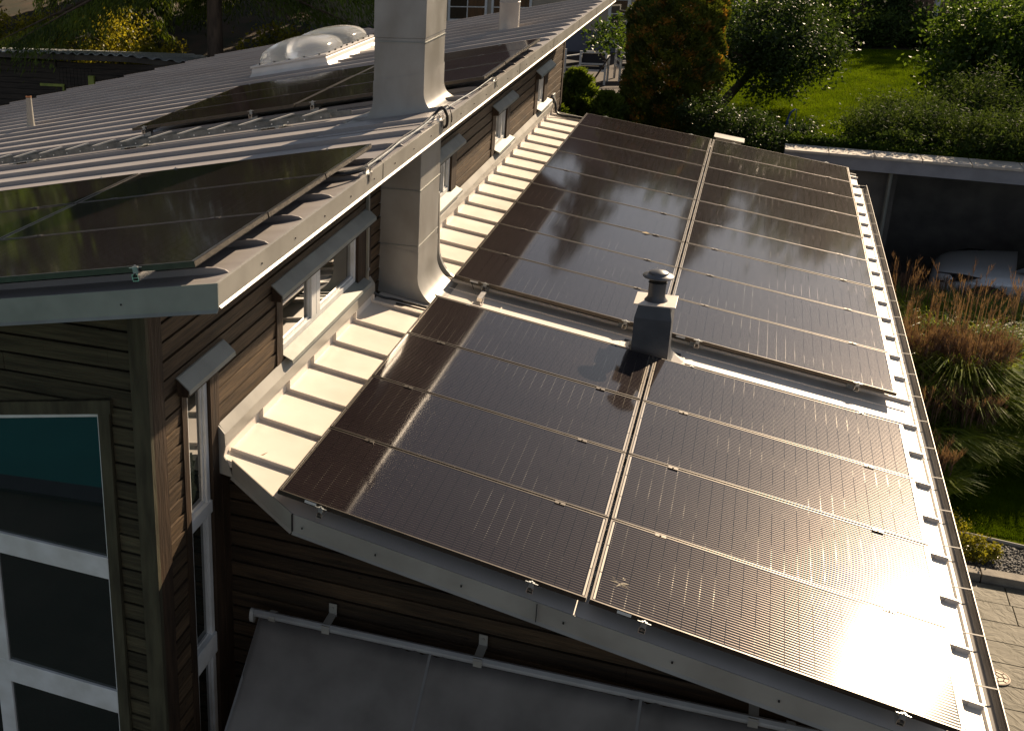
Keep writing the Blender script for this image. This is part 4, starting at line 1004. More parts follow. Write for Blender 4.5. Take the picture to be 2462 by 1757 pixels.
L_THU = leafmat('leaf_thuja', (0.10, 0.125, 0.016), (0.040, 0.055, 0.011), .5, .2)
L_THO = leafmat('leaf_thuja_orange', (0.30, 0.165, 0.030), (0.17, 0.095, 0.022), .5, .25)
L_SPR = leafmat('needles', (0.115, 0.160, 0.020), (0.032, 0.052, 0.012), .5, .22, 1.0)
L_BRT = leafmat('leaf_fresh', (0.115, 0.165, 0.022), (0.040, 0.066, 0.012), .45, .35)

def tree(name, label, cat, base, th, crown_c, crown_r, lm, nclump, nleaf, crad, ll, lw, seed, r0=.1, n=6, group=None, shell=.55, squash=1.0):
    t = thing(name, label, cat, base, group)
    mb = MB(); top = (crown_c[0], crown_c[1], base[2] + th)
    limbs(mb, base, top, n, (crown_r[0] * .8, crown_r[1] * .8, crown_r[2] * .6), r0, seed); obj('trunk', mb, BARK, t, smooth=True)
    np.random.seed(seed); P = clumps(crown_c, crown_r, nclump, nleaf, crad, seed, shell, squash)
    P = P[P[:, 2] > base[2] + .03]
    quads('crown', leaves(P, ll, lw), lm, t)
    return t

# apple-like tree behind the far array
tree('apple_tree', 'broad dark glossy-leaved tree in the garden right of the thuja column', 'tree', (2.0, 17.6, LZ), 1.3, (2.95, 17.6, 3.70), (1.35, 1.3, 1.10), L_APPLE, 170, 150, .17, .040, .024, 21, r0=.11, n=9, shell=.25)
tree('apple_tree', 'small arching leafy branchlets tree just left of the apple crown by the white posts', 'tree', (1.5, 19.0, LZ), 1.5, (1.75, 19.0, 4.4), (.55, .6, .9), L_SHRUB, 40, 90, .16, .045, .026, 22, r0=.05, n=5)
tree('garden_tree', 'slender leafy branches reaching up in front of the white houses behind the apple tree', 'tree', (3.4, 20.5, LZ), 1.4, (3.7, 20.5, 4.6), (1.0, .7, .7), L_SHRUB, 46, 80, .17, .05, .03, 23, r0=.05, n=6)
tree('garden_tree', 'leafy twigs in front of the beige house left of the thuja column', 'tree', (-1.2, 18.0, LZ), 1.0, (-.55, 18.0, 3.75), (.55, .4, .45), L_SHRUB, 14, 50, .13, .05, .03, 24, r0=.03, n=5)
tree('large_shrub', 'big bright green rounded shrub at the right edge above the garage', 'shrub', (6.9, 18.6, LZ), .9, (7.25, 18.6, 3.55), (1.5, 1.4, 1.35), L_SHRUB, 230, 130, .18, .050, .030, 25, r0=.08, n=8, shell=.3)
tree('large_shrub', 'tall mid-green shrub further right behind the big rounded one', 'shrub', (8.8, 21.0, LZ), 1.2, (8.8, 21.0, 3.9), (1.4, 1.4, 1.5), L_SHRUB, 150, 110, .2, .06, .035, 26, r0=.08, n=7)
def mass(name, label, cat, spots, lm, nleaf, ll, lw, seed, stem=True, crad=.15):
    for i, (x, y, z, r, h) in enumerate(spots):
        base = (x, y, z)
        lab = label if isinstance(label, str) else label[i]
        tree(name, lab, cat, base, h * .5, (x, y, z + h * .55), (r, r, h * .5), lm, int(16 * r * r / .16 * .5 + 14), nleaf, crad, ll, lw, seed + i, r0=.02, n=6, shell=.3)
mass('hedge_shrub', ['low dark glossy hedge shrub under the apple tree beside the thuja', 'second low glossy hedge shrub under the apple tree', 'third low glossy hedge shrub, in front of the lawn', 'rightmost low hedge shrub beside the blue hand pump'], 'shrub',
     [(1.95, 13.6, 2.2, .62, .95), (2.55, 13.1, 2.2, .55, .85), (3.05, 12.8, 2.2, .52, .80), (3.55, 12.9, 2.3, .45, .65)], L_APPLE, 260, .024, .014, 60, crad=.10)
mass('ground_juniper', ['spreading juniper with arching sprays over the left end of the garage roof', 'middle spreading juniper on the garage roof', 'dark spreading juniper at the right end of the garage roof', 'juniper hump behind the middle of the garage roof', 'juniper hump beneath the big green shrub', 'low creeping juniper just behind the stone roof edge', 'small juniper hump where the planted roof meets the lawn'], 'shrub',
     [(4.75, 13.2, 2.55, .55, .5), (5.6, 13.2, 2.55, .8, .60), (6.6, 12.6, 2.55, .85, .65), (5.9, 14.6, 2.5, .7, .7), (6.6, 15.2, 2.5, .8, 1.0), (7.6, 12.4, 2.55, .8, .7), (5.1, 14.9, 2.4, .6, .6)], L_JUN, 170, .040, .011, 70, crad=.16)
# arching juniper sprays and ivy on the garage roof
rs = np.random.RandomState(3); Pj = []
for _ in range(150):
    x = rs.uniform(4.3, 8.8); y = rs.uniform(gy(x) + .45, gy(x) + .8 + min((x - 4.0) * 1.5, 3.8)); a = rs.uniform(-math.pi, math.pi); L_ = rs.uniform(.35, .9)
    for k in range(46):
        q = rs.rand(); s = q * L_
        Pj.append((x + math.cos(a) * s, y + math.sin(a) * s, 2.66 + .42 * math.sin(q * 2.2) * L_ + rs.normal() * .02))
np.random.seed(5); o = quads('ivy', leaves(np.array(Pj) + rs.normal(size=(len(Pj), 3)) * .025, .035, .016), L_JUN); stuff(o, 'tangled creeping green sprays covering the planted garage roof', 'ground cover')
rs = np.random.RandomState(4); n_ = 26000
P = np.stack([rs.uniform(3.3, 12, n_), rs.uniform(0, 1, n_), np.zeros(n_)], 1); P[:, 1] = 11.74 - .145 * (P[:, 0] - 4) + .50 + P[:, 1] * (.25 + np.clip((P[:, 0] - 3.9) * 1.6, 0, 4.0)); P[:, 2] = 2.62 + np.abs(rs.normal(size=n_)) * .08 + .10 * np.sin(P[:, 0] * 3) * np.sin(P[:, 1] * 2.3) ** 2
stuff(quads('ground_cover', leaves(P, .030, .018), L_COV), 'low leafy ground cover spilling to the pale stone roof edge', 'ground cover')

# columnar thuja
def thuja(label, base, r, h, seed, n=30000, orange=.38, m1=L_THU):
    t = thing('thuja', label, 'tree', base); rs = np.random.RandomState(seed)
    mb = MB(); mb.tube([base, (base[0], base[1], base[2] + h * .9)], [.09, .02], 8); obj('trunk', mb, BARK, t)
    th = rs.uniform(0, 2 * math.pi, n); z = rs.uniform(0, 1, n)
    env = np.where(z < .12, .78 + z * 1.8, np.where(z > .80, np.sqrt(np.clip((1.0 - z) / .20, 0, 1)) * .98, 1.0))
    young = orange < .1
    if young: env = (1 - z) ** .7 * (.75 + .40 * np.sin(th * 3 + z * 9)) + .04
    lump = 1 + .10 * np.sin(th * 5 + z * 17) * np.sin(z * 31 + th * 2) + .05 * np.sin(th * 11 + z * 60)
    rad = r * env * lump * (1 - np.abs(rs.normal(size=n)) * (.32 if young else .10))
    if young: rad = rad * (1 + .28 * np.sin(th * 7 + z * 13) * np.sin(z * 19 - th * 4)) + np.abs(rs.normal(size=n)) * .05
    P = np.stack([base[0] + rad * np.cos(th), base[1] + rad * np.sin(th), base[2] + z * h], 1)
    # sprays: radial vertical fans
    radial = np.stack([np.cos(th), np.sin(th), np.zeros(n)], 1); tang = np.stack([-np.sin(th), np.cos(th), np.zeros(n)], 1)
    mixa = rs.normal(size=n)[:, None]; d1 = radial * .6 + np.array([0, 0, 1.0]) * rs.uniform(.2, 1.1, n)[:, None] + tang * mixa * .5; d1 /= np.linalg.norm(d1, axis=1)[:, None]
    d2 = np.cross(d1, radial * rs.normal(size=n)[:, None] + tang * rs.normal(size=n)[:, None]); d2 /= np.linalg.norm(d2, axis=1)[:, None] + 1e-6
    a = d1 * ((.075 if young else .045) * rs.uniform(.6, 1.3, n))[:, None]; b = d2 * (.022 * rs.uniform(.6, 1.3, n))[:, None]
    V = np.stack([P - a, P + b, P + a, P - b], 1)
    sel = (np.sin(th * 9 + z * 23) + np.sin(z * 47 - th * 6) + rs.normal(size=n) * .9) > (1.35 if orange > .3 else 99)
    quads('crown', V[~sel].reshape(-1, 3), m1, t)
    if sel.any(): quads('cone_clusters', V[sel].reshape(-1, 3), L_THO, t)
thuja('tall columnar thuja speckled with orange-brown cones behind the far end of the low roof', (1.06, 15.0, 2.1), .93, 3.3, 31, n=60000)
thuja('small bright green young thuja beside the far end of the timber wall', (-.75, 14.2, 2.2), .66, 1.35, 32, n=14000, orange=0, m1=L_BRT)
thuja('lower bright green conifer bush right of the young thuja', (-.08, 13.9, 2.2), .62, .95, 33, n=10000, orange=0, m1=L_BRT)
thuja('round green conifer bush tucked against the far wall corner', (-1.05, 13.2, 2.2), .55, .80, 34, n=9000, orange=0, m1=L_BRT)

# spruces
def spruce(label, base, h, rb, z0, seed, nb=70, dens=1.0, lsz=.10, name='spruce_tree', r0=.30, group=None, droop=.55, clear=False):
    t = thing(name, label, 'tree', base, group); rs = np.random.RandomState(seed)
    mb = MB(); mb.tube([(base[0], base[1], base[2] - .5), base, (base[0] + .05, base[1], base[2] + h * .5), (base[0], base[1], base[2] + h)], [r0 * 1.3, r0, r0 * .6, .02], 12); obj('trunk', mb, BARKS, t, smooth=True)
    Q = []; D = []; mb = MB()
    for k in range(nb):
        if clear and k < nb * .35 and abs((k * 2.399 + math.radians(65) + math.pi) % (2 * math.pi) - math.pi) < .62: continue
        f = (k + rs.rand()) / nb; z = z0 + (h - z0) * f ** .9; L_ = rb * (1 - f) ** .8 * rs.uniform(.7, 1.1) + .3
        a = k * 2.399 + rs.uniform(-.3, .3); dx, dy = math.cos(a), math.sin(a); pts = []
        for j in range(9):
            q = j / 8; pts.append(Vector((base[0] + dx * L_ * q, base[1] + dy * L_ * q, base[2] + z - droop * L_ * q ** 1.3 + .10 * L_ * max(q - .6, 0))))
        mb.tube(pts, [max(.05 * (1 - q_ / 8) * L_ / 3, .006) for q_ in range(9)], 4, cap=False)
        m_ = int(150 * L_ * dens)
        q = rs.uniform(.28 if clear else .08, 1, m_); side = rs.normal(size=m_) * .32 * L_ * (1 - q * .6) * .6; hang = -np.abs(rs.normal(size=m_)) * .30 * (.4 + L_ * .12)
        idx = np.clip((q * 8).astype(int), 0, 7); fr_ = q * 8 - idx; pa = np.array([tuple(p) for p in pts])
        c = pa[idx] * (1 - fr_)[:, None] + pa[idx + 1] * fr_[:, None]
        c[:, 0] += -dy * side; c[:, 1] += dx * side; c[:, 2] += hang - np.abs(side) * .25
        Q.append(c); d = np.stack([dx * .4 + rs.normal(size=m_) * .35, dy * .4 + rs.normal(size=m_) * .35, -rs.uniform(.5, 1.4, m_)], 1); D.append(d / np.linalg.norm(d, axis=1)[:, None])
    obj('branches', mb, BARKS, t)
    P = np.concatenate(Q); D = np.concatenate(D); n = len(P)
    s = np.cross(D, rs.normal(size=(n, 3))); s /= np.linalg.norm(s, axis=1)[:, None]
    a = D * (lsz * rs.uniform(.6, 1.5, n))[:, None]; b = s * (lsz * .22 * rs.uniform(.6, 1.3, n))[:, None]
    quads('crown', np.stack([P - a, P + b, P + a, P - b], 1).reshape(-1, 3), L_SPR, t)
spruce('big drooping spruce with a bare reddish trunk behind the upper roof', (-13.6, 24.0, terr(-13.6, 24)), 17, 6.8, 5.0, 41, nb=120, dens=2.6, lsz=.085, droop=.42, clear=True)
spruce('smaller dark spruce left of the big one, behind the shed', (-21.0, 31.0, terr(-21, 31)), 8, 2.6, 1.0, 42, nb=60, dens=.55, lsz=.20)
spruce('dark spruce standing between the big spruce and the beige house', (-9.5, 33.0, terr(-9.5, 33)), 9.5, 3.2, 1.0, 43, nb=70, dens=.7, lsz=.20)
# yellow-green bushes behind the shed and spruce
ysp = [(-16.5, 25.5, 1.6, 2.4, 'around the left of the spruce trunk'), (-12.0, 25.8, 1.5, 2.4, 'right of the spruce trunk'), (-19.5, 27.5, 1.8, 3.0, 'behind the middle of the shed roof'), (-24.0, 28.5, 2.0, 3.0, 'behind the left end of the shed roof'), (-10.0, 27.5, 1.5, 2.4, 'between the spruce and the skylight'), (-14.9, 22.4, .9, 1.7, 'at the right end of the shed')]
for i, (x, y, r, h, wh) in enumerate(ysp):
    z = terr(x, y)
    tree('yellow_bush', 'loose yellow-green autumn bush ' + wh, 'shrub', (x, y, z), h * .6, (x, y, z + h * .62), (r, r, h * .5), L_YEL, 60, 70, .20, .075, .045, 80 + i, r0=.05, n=8, shell=.3, group='autumn bushes behind the shed')
# far wood
k = 0
rs = random.Random(17)
WOOD_ = [('s', -46, 52, 12, 'at the far left end'), ('d', -38, 46, 13, 'second from the left end'), ('d', -30, 40, 13, 'third from the left end'), ('d', -24, 48, 11, 'behind the left bushes'), ('d', -17, 46, 9, 'behind the big spruce'),
         ('s', -8.5, 42, 19.5, 'tallest, right behind the beige house'), ('s', -3.6, 41, 17.5, 'behind the right half of the beige house'), ('s', -.4, 43, 15.5, 'behind the thuja column'), ('d', 3.2, 46, 11, 'behind the leaning white post'), ('s', 4.6, 44, 13.5, 'behind the apple tree'), ('d', 8.6, 46, 11.5, 'behind the far path'), ('d', 13.5, 45, 11.5, 'behind the upright white pole'), ('d', 19, 45, 11.5, 'beyond the timber fence'), ('s', 25, 42, 10, 'beyond the right end of the fence'), ('d', 30, 40, 10, 'far right behind the big shrub'), ('d', 36, 34, 9, 'at the far right end'), ('s', -34, 30, 10, 'left of the shed'), ('s', -13.5, 50, 10, 'deep in the wood left of the beige house'),
         ('d', -30, 30, 11, 'behind the left half of the shed'), ('d', -40, 24, 11, 'beyond the left end of the shed'), ('d', -50, 34, 12, 'far left beyond the spruces'), ('d', -22, 37, 7.5, 'between the two nearer spruces'), ('d', -13, 40, 6.5, 'in the gap behind the big spruce'), ('d', -28, 25.5, 8, 'close behind the left end of the shed'), ('d', -34, 41, 12, 'in the second row left of the bushes')]
for i, (kd, x, y, h, place) in enumerate(WOOD_):
    z = terr(x, y)
    if kd == 's': spruce('dark background spruce ' + place, (x, y, z), h, h * .23, .6, 200 + i, nb=52, dens=.55, lsz=.36, r0=.22, group='background wood trees', droop=.4)
    else: tree('background_tree', 'dark leafy background tree ' + place, 'tree', (x, y, z), h * .5, (x, y, z + h * .55), (h * .30, h * .26, h * .45), L_SHRUB, 150, 70, .55, .22, .14, 200 + i, r0=.22, n=8, group='background wood trees')

# ------------------------------------------------------------------ ornamental grasses and small plants
L_BLADE = mat('grass_blade', (0.30, 0.36, 0.060), (0.080, 0.130, 0.016), 3.0, .42, 0, .3, transl=.50)
L_PLUME = mat('plume_brown', (0.23, 0.150, 0.115), (0.125, 0.072, 0.060), 3.0, .6, 0, .3, transl=.25)
def grassclump(label, x, y, z, h, spread, seed, n=1300, npl=60, plume=True, lean=(0, 0)):
    t = thing('ornamental_grass', label, 'grass clump', (x, y, z), 'ornamental grass clumps'); rs = np.random.RandomState(seed)
    a = rs.uniform(0, 2 * math.pi, n); r = spread * np.sqrt(rs.rand(n)) * .35; H = h * rs.uniform(.55, 1.0, n); out = spread * rs.uniform(.25, 1.0, n)
    K = 6; q = np.linspace(0, 1, K)[None, :]
    px = x + (r * np.cos(a))[:, None] + (out * np.cos(a))[:, None] * q ** 1.8 + lean[0] * q ** 2; py = y + (r * np.sin(a))[:, None] + (out * np.sin(a))[:, None] * q ** 1.8 + lean[1] * q ** 2
    pz = z + H[:, None] * (q * 1.35 - .55 * q ** 3) 
    w0 = .012 * rs.uniform(.6, 1.4, n); W = w0[:, None] * np.array([.6, 1, 1, .8, .5, .08])[None, :]
    ta = a + rs.normal(size=n) * .9; sx = -np.sin(ta)[:, None] * W; sy = np.cos(ta)[:, None] * W
    Lp = np.stack([px - sx, py - sy, pz], 2); Rp = np.stack([px + sx, py + sy, pz + W * .4], 2)
    V = np.stack([Lp[:, :-1], Rp[:, :-1], Rp[:, 1:], Lp[:, 1:]], 2).reshape(-1, 3)
    quads('blades', V, L_BLADE, t)
    if plume:
        Vs = []; 
        for _ in range(npl):
            a_ = rs.uniform(0, 2 * math.pi); o_ = spread * rs.uniform(.2, .75); bx, by = x + o_ * .5 * math.cos(a_), y + o_ * .5 * math.sin(a_); bz = z + h * rs.uniform(.80, 1.05)
            dx, dy = math.cos(a_) * .3, math.sin(a_) * .3
            m_ = 22; qq = rs.rand(m_); ang = rs.uniform(0, 2 * math.pi, m_); rad = .055 * (1 - qq * .6) * rs.rand(m_)
            P0_ = np.stack([bx + dx * qq * .35 + rad * np.cos(ang) * .3, by + dy * qq * .35 + rad * np.sin(ang) * .3, bz + qq * .20], 1)
            D = np.stack([dx * .5 + np.cos(ang) * .45, dy * .5 + np.sin(ang) * .45, np.full(m_, .9)], 1) * .075
            S = np.stack([-np.sin(ang), np.cos(ang), np.zeros(m_)], 1) * 0.0026
            Vs.append(np.stack([P0_ - S, P0_ + S, P0_ + D + S * .3, P0_ + D - S * .3], 1).reshape(-1, 3))
            # stalk
            st = np.array([(bx - .004, by, z + h * .3), (bx + .004, by, z + h * .3), (bx + dx * .07 + .003, by + dy * .07, bz + .2), (bx + dx * .07 - .003, by + dy * .07, bz + .2)]); Vs.append(st)
        quads('plumes', np.concatenate(Vs), L_PLUME, t)
gr = [(5.05, 10.4, 1.30, .60, 120, 'farthest tall reddish-plumed grass clump, next to the gutter end'), (5.75, 10.1, 1.25, .65, 130, 'second tall plumed grass clump, below the car nose'), (6.5, 9.9, 1.25, .65, 120, 'third tall plumed grass clump, in front of the car wheel'), (7.3, 9.7, 1.3, .7, 130, 'fourth tall plumed grass clump at the right edge before the car'),
      (5.05, 9.2, 1.35, .65, 22, 'green grass clump close to the gutter below the tallest plumes'), (5.85, 9.0, 1.4, .75, 18, 'bright arching grass clump in the second row, left of centre'), (6.7, 8.8, 1.4, .75, 24, 'bright arching grass clump in the second row, right of centre'), (7.5, 8.5, 1.35, .7, 30, 'brown-tipped grass clump at the right edge in the second row'),
      (4.95, 8.0, 1.25, .65, 40, 'shining green grass clump beside the middle of the gutter'), (5.8, 7.8, 1.35, .80, 40, 'big arching grass clump with shining blades in the middle of the bed'), (6.8, 7.5, .95, .8, 14, 'wide arching grass clump at the right picture edge'),
      (5.15, 7.0, 1.35, .65, 220, 'purplish feathery grass clump beside the gutter'), (5.85, 6.9, 1.35, .70, 260, 'purplish feathery grass clump in the middle of the bed'), (6.5, 6.9, .65, .5, 40, 'dark green grass clump at the right, above the lower lawn'), (5.2, 6.0, .9, .55, 60, 'short brownish grass clump close beside the gutter')]
for i, (x, y, h, sp, npl, lb) in enumerate(gr):
    k_ = (.86, -.15) if i < 4 else ((1.25, -.40) if i < 11 else (1.0, 0.0))
    grassclump(lb, x, y + k_[1], GZ, h * k_[0], sp * 1.6, 300 + i, n=(3600 if npl < 50 else 2600), npl=npl, lean=(.12, -.18))
grassclump('low brown feathery grass clump trailing towards the lower lawn', 5.75, 6.0, GZ, .85, .75, 320, n=900, npl=160, lean=(.1, -.2))
grassclump('small dark grass tuft at the end of the gravel bed', 5.3, 4.9, GZ, .55, .5, 321, n=700, npl=40)
tree('golden_shrub', 'small golden-green leafy shrub on the gravel bed by the kerb', 'shrub', (5.62, 3.42, GZ), .12, (5.62, 3.42, GZ + .14), (.22, .20, .12), leafmat('leaf_golden', (0.26, 0.24, 0.03), (0.12, 0.13, 0.02), .25, .3), 40, 40, .04, .018, .012, 90, r0=.008, n=6)
tree('golden_shrub', 'thin brownish ground plant left of the golden shrub', 'shrub', (5.45, 4.0, GZ), .12, (5.45, 4.0, GZ + .10), (.25, .35, .08), L_YEL, 30, 26, .05, .016, .008, 91, r0=.006, n=6)
# short blades over the lower and upper lawns
def lawnblades(name, label, n, region, z, seed, hgt):
    rs = np.random.RandomState(seed); P = region(rs, n); n = len(P)
    a = rs.uniform(0, 2 * math.pi, n); w2 = np.stack([np.cos(a), np.sin(a), np.zeros(n)], 1) * hgt * .12; l = np.stack([rs.normal(size=n) * .4, rs.normal(size=n) * .4, np.ones(n)], 1) * hgt * rs.uniform(.5, 1.2, n)[:, None]
    B = np.stack([P[:, 0], P[:, 1], np.full(n, z)], 1)
    stuff(quads(name, np.stack([B - w2, B + w2, B + l + w2 * .2, B + l - w2 * .2], 1).reshape(-1, 3), mat(name + '_green', (0.095, 0.150, 0.005), (0.048, 0.085, 0.004), 2, .6, 0, .05, transl=.4)), label, 'grass')
lawnblades('grass', 'short green grass of the small lower lawn by the gravel bed', 60000, lambda rs, n: (lambda P: P[P[:, 0] > 5.45 + np.maximum(0, P[:, 1] - 4.6) * .25])(np.stack([rs.uniform(5.4, 7.2, n), rs.uniform(3.98, 6.6, n)], 1)), GZ + .05, 9, .035)
lawnblades('grass', 'short sunlit grass of the upper garden lawn', 90000, lambda rs, n: np.stack([rs.uniform(2.2, 8.0, n), rs.uniform(13.5, 28, n)], 1), LZ + .005, 10, .05)

# blue hand pump
t = thing('hand_pump', 'slim blue curved hand pump standing on the lawn behind the low hedge', 'pump', (3.3, 13.9, LZ))
mb = MB(); c0 = (3.28, 13.9)
mb.tube([(c0[0] - .06, 13.9, LZ), (c0[0] - .02, 13.9, LZ + .25), (c0[0] - .0, 13.9, LZ + .48), (c0[0] + .03, 13.9, LZ + .60), (c0[0] + .09, 13.9, LZ + .66), (c0[0] + .15, 13.9, LZ + .66)], [.022, .022, .02, .018, .016, .014], 8); BLU = mat('blue_paint', (0.02, 0.05, 0.30), None, 5, .4); obj('post', mb, BLU, t, smooth=True)
mb = MB(); mb.tube([(c0[0] - .01, 13.9, LZ + .45), (c0[0] + .03, 13.9, LZ + .33), (c0[0] + .10, 13.9, LZ + .26), (c0[0] + .16, 13.9, LZ + .28)], .014, 6); obj('lever', mb, BLU, t, smooth=True)
mb = MB(); mb.tube([(c0[0] + .13, 13.9, LZ + .65), (c0[0] + .13, 13.9, LZ + .28)], .006, 6); obj('hose', mb, BLU, t)

# ------------------------------------------------------------------ shed on the left
t = thing('shed', 'low dark plank shed with a corrugated roof at the upper left', 'shed', (-17, 21, GZ))
mb = MB(); sh = [(-24.5, 20.0), (-13.4, 20.0), (-12.4, 21.4), (-12.4, 24), (-24.5, 24)]
def shz(x): return 2.50 if x < -14.5 else 2.50 - (x + 14.5) * .17
n = len(sh)
mb.add([(x, y, GZ) for x, y in sh] + [(x, y, shz(x) - (.6 if y > 22 else (.25 if y > 21 else 0))) for x, y in sh], [tuple(range(n)), tuple(range(2 * n - 1, n - 1, -1))] + [(i, i + n, (i + 1) % n + n, (i + 1) % n) for i in range(n)])
SHW = mat('shed_planks', (0.050, 0.038, 0.028), (0.022, 0.017, 0.013), 4, .85, bump=.4, bscale=10, stretch=(.4, 1, 6))
obj('wall_core', mb, SHW, t)
mb = MB(); rr = random.Random(4)
for k in range(15):
    z = GZ + .18 * k
    if z > 2.3: break
    x0, x1 = -24.5, -13.4
    mb.box(x0, -21.6, 19.955 - rr.uniform(0, .01), 20.0, z, z + .165); mb.box(-20.3, -17.2, 19.955 - rr.uniform(0, .01), 20.0, z, z + .165); mb.box(-15.9, x1, 19.955 - rr.uniform(0, .01), 20.0, z, z + .165)
obj('planks', mb, SHW, t)
for x0, x1 in ((-21.6, -20.3), (-17.2, -15.9)):
    mb = MB(); k = x0
    while k < x1 - .05: mb.box(k + .005, min(k + .13, x1) - .005, 19.94, 20.0, GZ, 2.2); k += .13
    dr = obj('door', mb, SHW, t)
YG = mat('yellow_bracket', (0.30, 0.34, 0.06), (0.2, 0.24, 0.04), 5, .6)
mb = MB(); mb.box(-17.8, -16.9, 19.90, 19.94, 1.62, 1.70); mb.box(-16.95, -16.9, 19.86, 19.94, 1.5, 1.66); objs('hinge', mb, YG, t)
mb = MB(); mb.box(-14.0, -13.35, 19.90, 19.94, 1.66, 1.72); objs('hinge', mb, YG, t)
mb = MB(); mb.box(-16.0, -15.8, 19.86, 19.95, 1.55, 2.0); obj('lantern', mb, YG, t)
mb = MB(); ring0 = [];
xsR = [-24.8, -14.4, -12.0]
for (x0, x1) in ((-24.8, -14.4), (-14.4, -12.0)):
    mb.prism([(x0, 19.6, shz(x0) + .02), (x1, 19.6 + (.0 if x1 < -13 else 1.4), shz(x1) + .02), (x1, 24.3, shz(x1) - .62), (x0, 24.3, shz(x0) - .62)], (0, 0, .16))
obj('roof_edge', mb, mat('shed_fascia', (0.085, 0.072, 0.055), (0.05, 0.042, 0.033), 4, .8), t)
mb = MB(); n_ = 150; V = []
for i in range(n_ + 1):
    x = -24.9 + 12.6 * i / n_; y0 = 19.52 if x < -14.4 else 19.52 + (x + 14.4) * .58
    dz = .028 * math.sin(i * math.pi)
    dz = .03 * (1 if (i // 2) % 2 else -1) * (1 if True else 0)
    V += [(x, y0, shz(x) + .225 + dz), (x, 24.4, shz(x) - .42 + dz)]
mb.add(V, [(2 * i, 2 * i + 2, 2 * i + 3, 2 * i + 1) for i in range(n_)]); o = obj('corrugated_sheet', mb, GALV, t); sm_ = o.modifiers.new('t', 'SOLIDIFY'); sm_.thickness = .012

# ------------------------------------------------------------------ beige house behind
BEI = mat('beige_render', (0.40, 0.34, 0.27), (0.34, 0.29, 0.23), 2, .85); WALLSH = mat('wall_shadow_grey', (0.13, 0.135, 0.17), (0.11, 0.11, 0.14), 2, .8)
t = thing('beige_house', 'beige rendered house with white grid windows behind the upper roof', 'house', (-4, 26.5, LZ))
yh = 26.0; z1 = 2.95
mb = MB(); mb.box(-11, -.1, yh, 34, z1, 6.5); obj('wall', mb, BEI, t)
mb = MB(); mb.box(-11, -.1, yh - .02, 33.9, LZ - .5, z1 + .0); obj('shadowed_base', mb, WALLSH, t)  # wall foot, with the wall's grey-blue shadow put into its colour
mb = MB(); mb.prism([(-11.6, yh - .6, 6.4), (.5, yh - .6, 6.4), (.5, 30, 9.0), (-11.6, 30, 9.0)], (0, 0, .2)); mb.prism([(-11.6, 34.6, 6.4), (.5, 34.6, 6.4), (.5, 30, 9.0), (-11.6, 30, 9.0)], (0, 0, .2)); obj('roof', mb, mat('roof_tile_dark', (0.10, 0.05, 0.035), None, 5, .8), t)
def gridwin(x0, x1, z0, z1_, cols, rows, y=yh, arch=False):
    mb = MB(); T = .07
    mb.box(x0 - T, x0, y - .06, y + .0, z0 - T, z1_ + T); mb.box(x1, x1 + T, y - .06, y, z0 - T, z1_ + T); mb.box(x0, x1, y - .06, y, z0 - T, z0); mb.box(x0, x1, y - .06, y, z1_, z1_ + T)
    for k in range(1, cols): c_ = x0 + (x1 - x0) * k / cols; mb.box(c_ - .014, c_ + .014, y - .05, y - .01, z0, z1_)
    for k in range(1, rows): c_ = z0 + (z1_ - z0) * k / rows; mb.box(x0, x1, y - .048, y - .012, c_ - .014, c_ + .014)
    f = obj('window', mb, WHITE, t); g = MB(); g.box(x0, x1, y - .03, y - .02, z0, z1_); obj('pane', g, GLASS, f)
gridwin(-6.33, -5.25, 3.22, 4.7, 2, 4); gridwin(-4.98, -3.9, 3.22, 4.7, 2, 4)
mb = MB(); xc = -1.28; hw_ = .22; mb.prism([(xc - hw_ - .09, yh - .05, 2.6), (xc + hw_ + .09, yh - .05, 2.6), (xc + hw_ + .09, yh - .05, 3.95)] + [(xc + (hw_ + .09) * math.cos(a), yh - .05, 3.95 + (hw_ + .09) * math.sin(a)) for a in [math.pi * k / 10 for k in range(1, 10)]] + [(xc - hw_ - .09, yh - .05, 3.95)], (0, .05, 0)); f = obj('arched_window', mb, WHITE, t)
mb = MB(); mb.prism([(xc - hw_, yh - .065, 2.7), (xc + hw_, yh - .065, 2.7), (xc + hw_, yh - .065, 3.95)] + [(xc + hw_ * math.cos(a), yh - .065, 3.95 + hw_ * math.sin(a)) for a in [math.pi * k / 10 for k in range(1, 10)]] + [(xc - hw_, yh - .065, 3.95)], (0, .012, 0)); obj('pane', mb, GLASS, f)
mb = MB()
for z in (3.05, 3.45, 3.85): mb.box(xc - hw_, xc + hw_, yh - .08, yh - .066, z - .012, z + .012)
objs('glazing_bar', mb, WHITE, f)
# white gabled houses / posts further right
t = thing('white_house', 'white gabled house with pale corner boards behind the apple tree', 'house', (1.2, 33, LZ))
mb = MB(); mb.box(-.6, 1.95, 32.0, 38, LZ - .3, 5.6); obj('wall', mb, mat('pale_render', (0.42, 0.40, 0.36), None, 2, .8), t)
mb = MB(); mb.box(1.90, 2.08, 31.9, 32.05, LZ - .3, 5.6); mb.box(.35, .5, 31.9, 32.0, LZ - .3, 5.6); obj('corner_board', mb, WHITE, t)
mb = MB(); mb.box(.75, 1.3, 31.93, 32.0, 3.2, 4.6); obj('window', mb, WHITE, t)
mb = MB(); mb.prism([(-1, 31.5, 5.6), (2.5, 31.5, 5.6), (.7, 31.5, 7.6)], (0, 7, 0)); obj('roof', mb, mat('roof_tile_dark2', (0.08, 0.045, 0.035), None, 5, .8), t)
t = thing('white_post', 'leaning white post between the white house and the timber fence', 'post', (2.9, 35, LZ)); mb = MB(); mb.tube([(3.3, 35, LZ), (3.75, 35, 5.2)], .09, 8); obj('shaft', mb, WHITE, t)
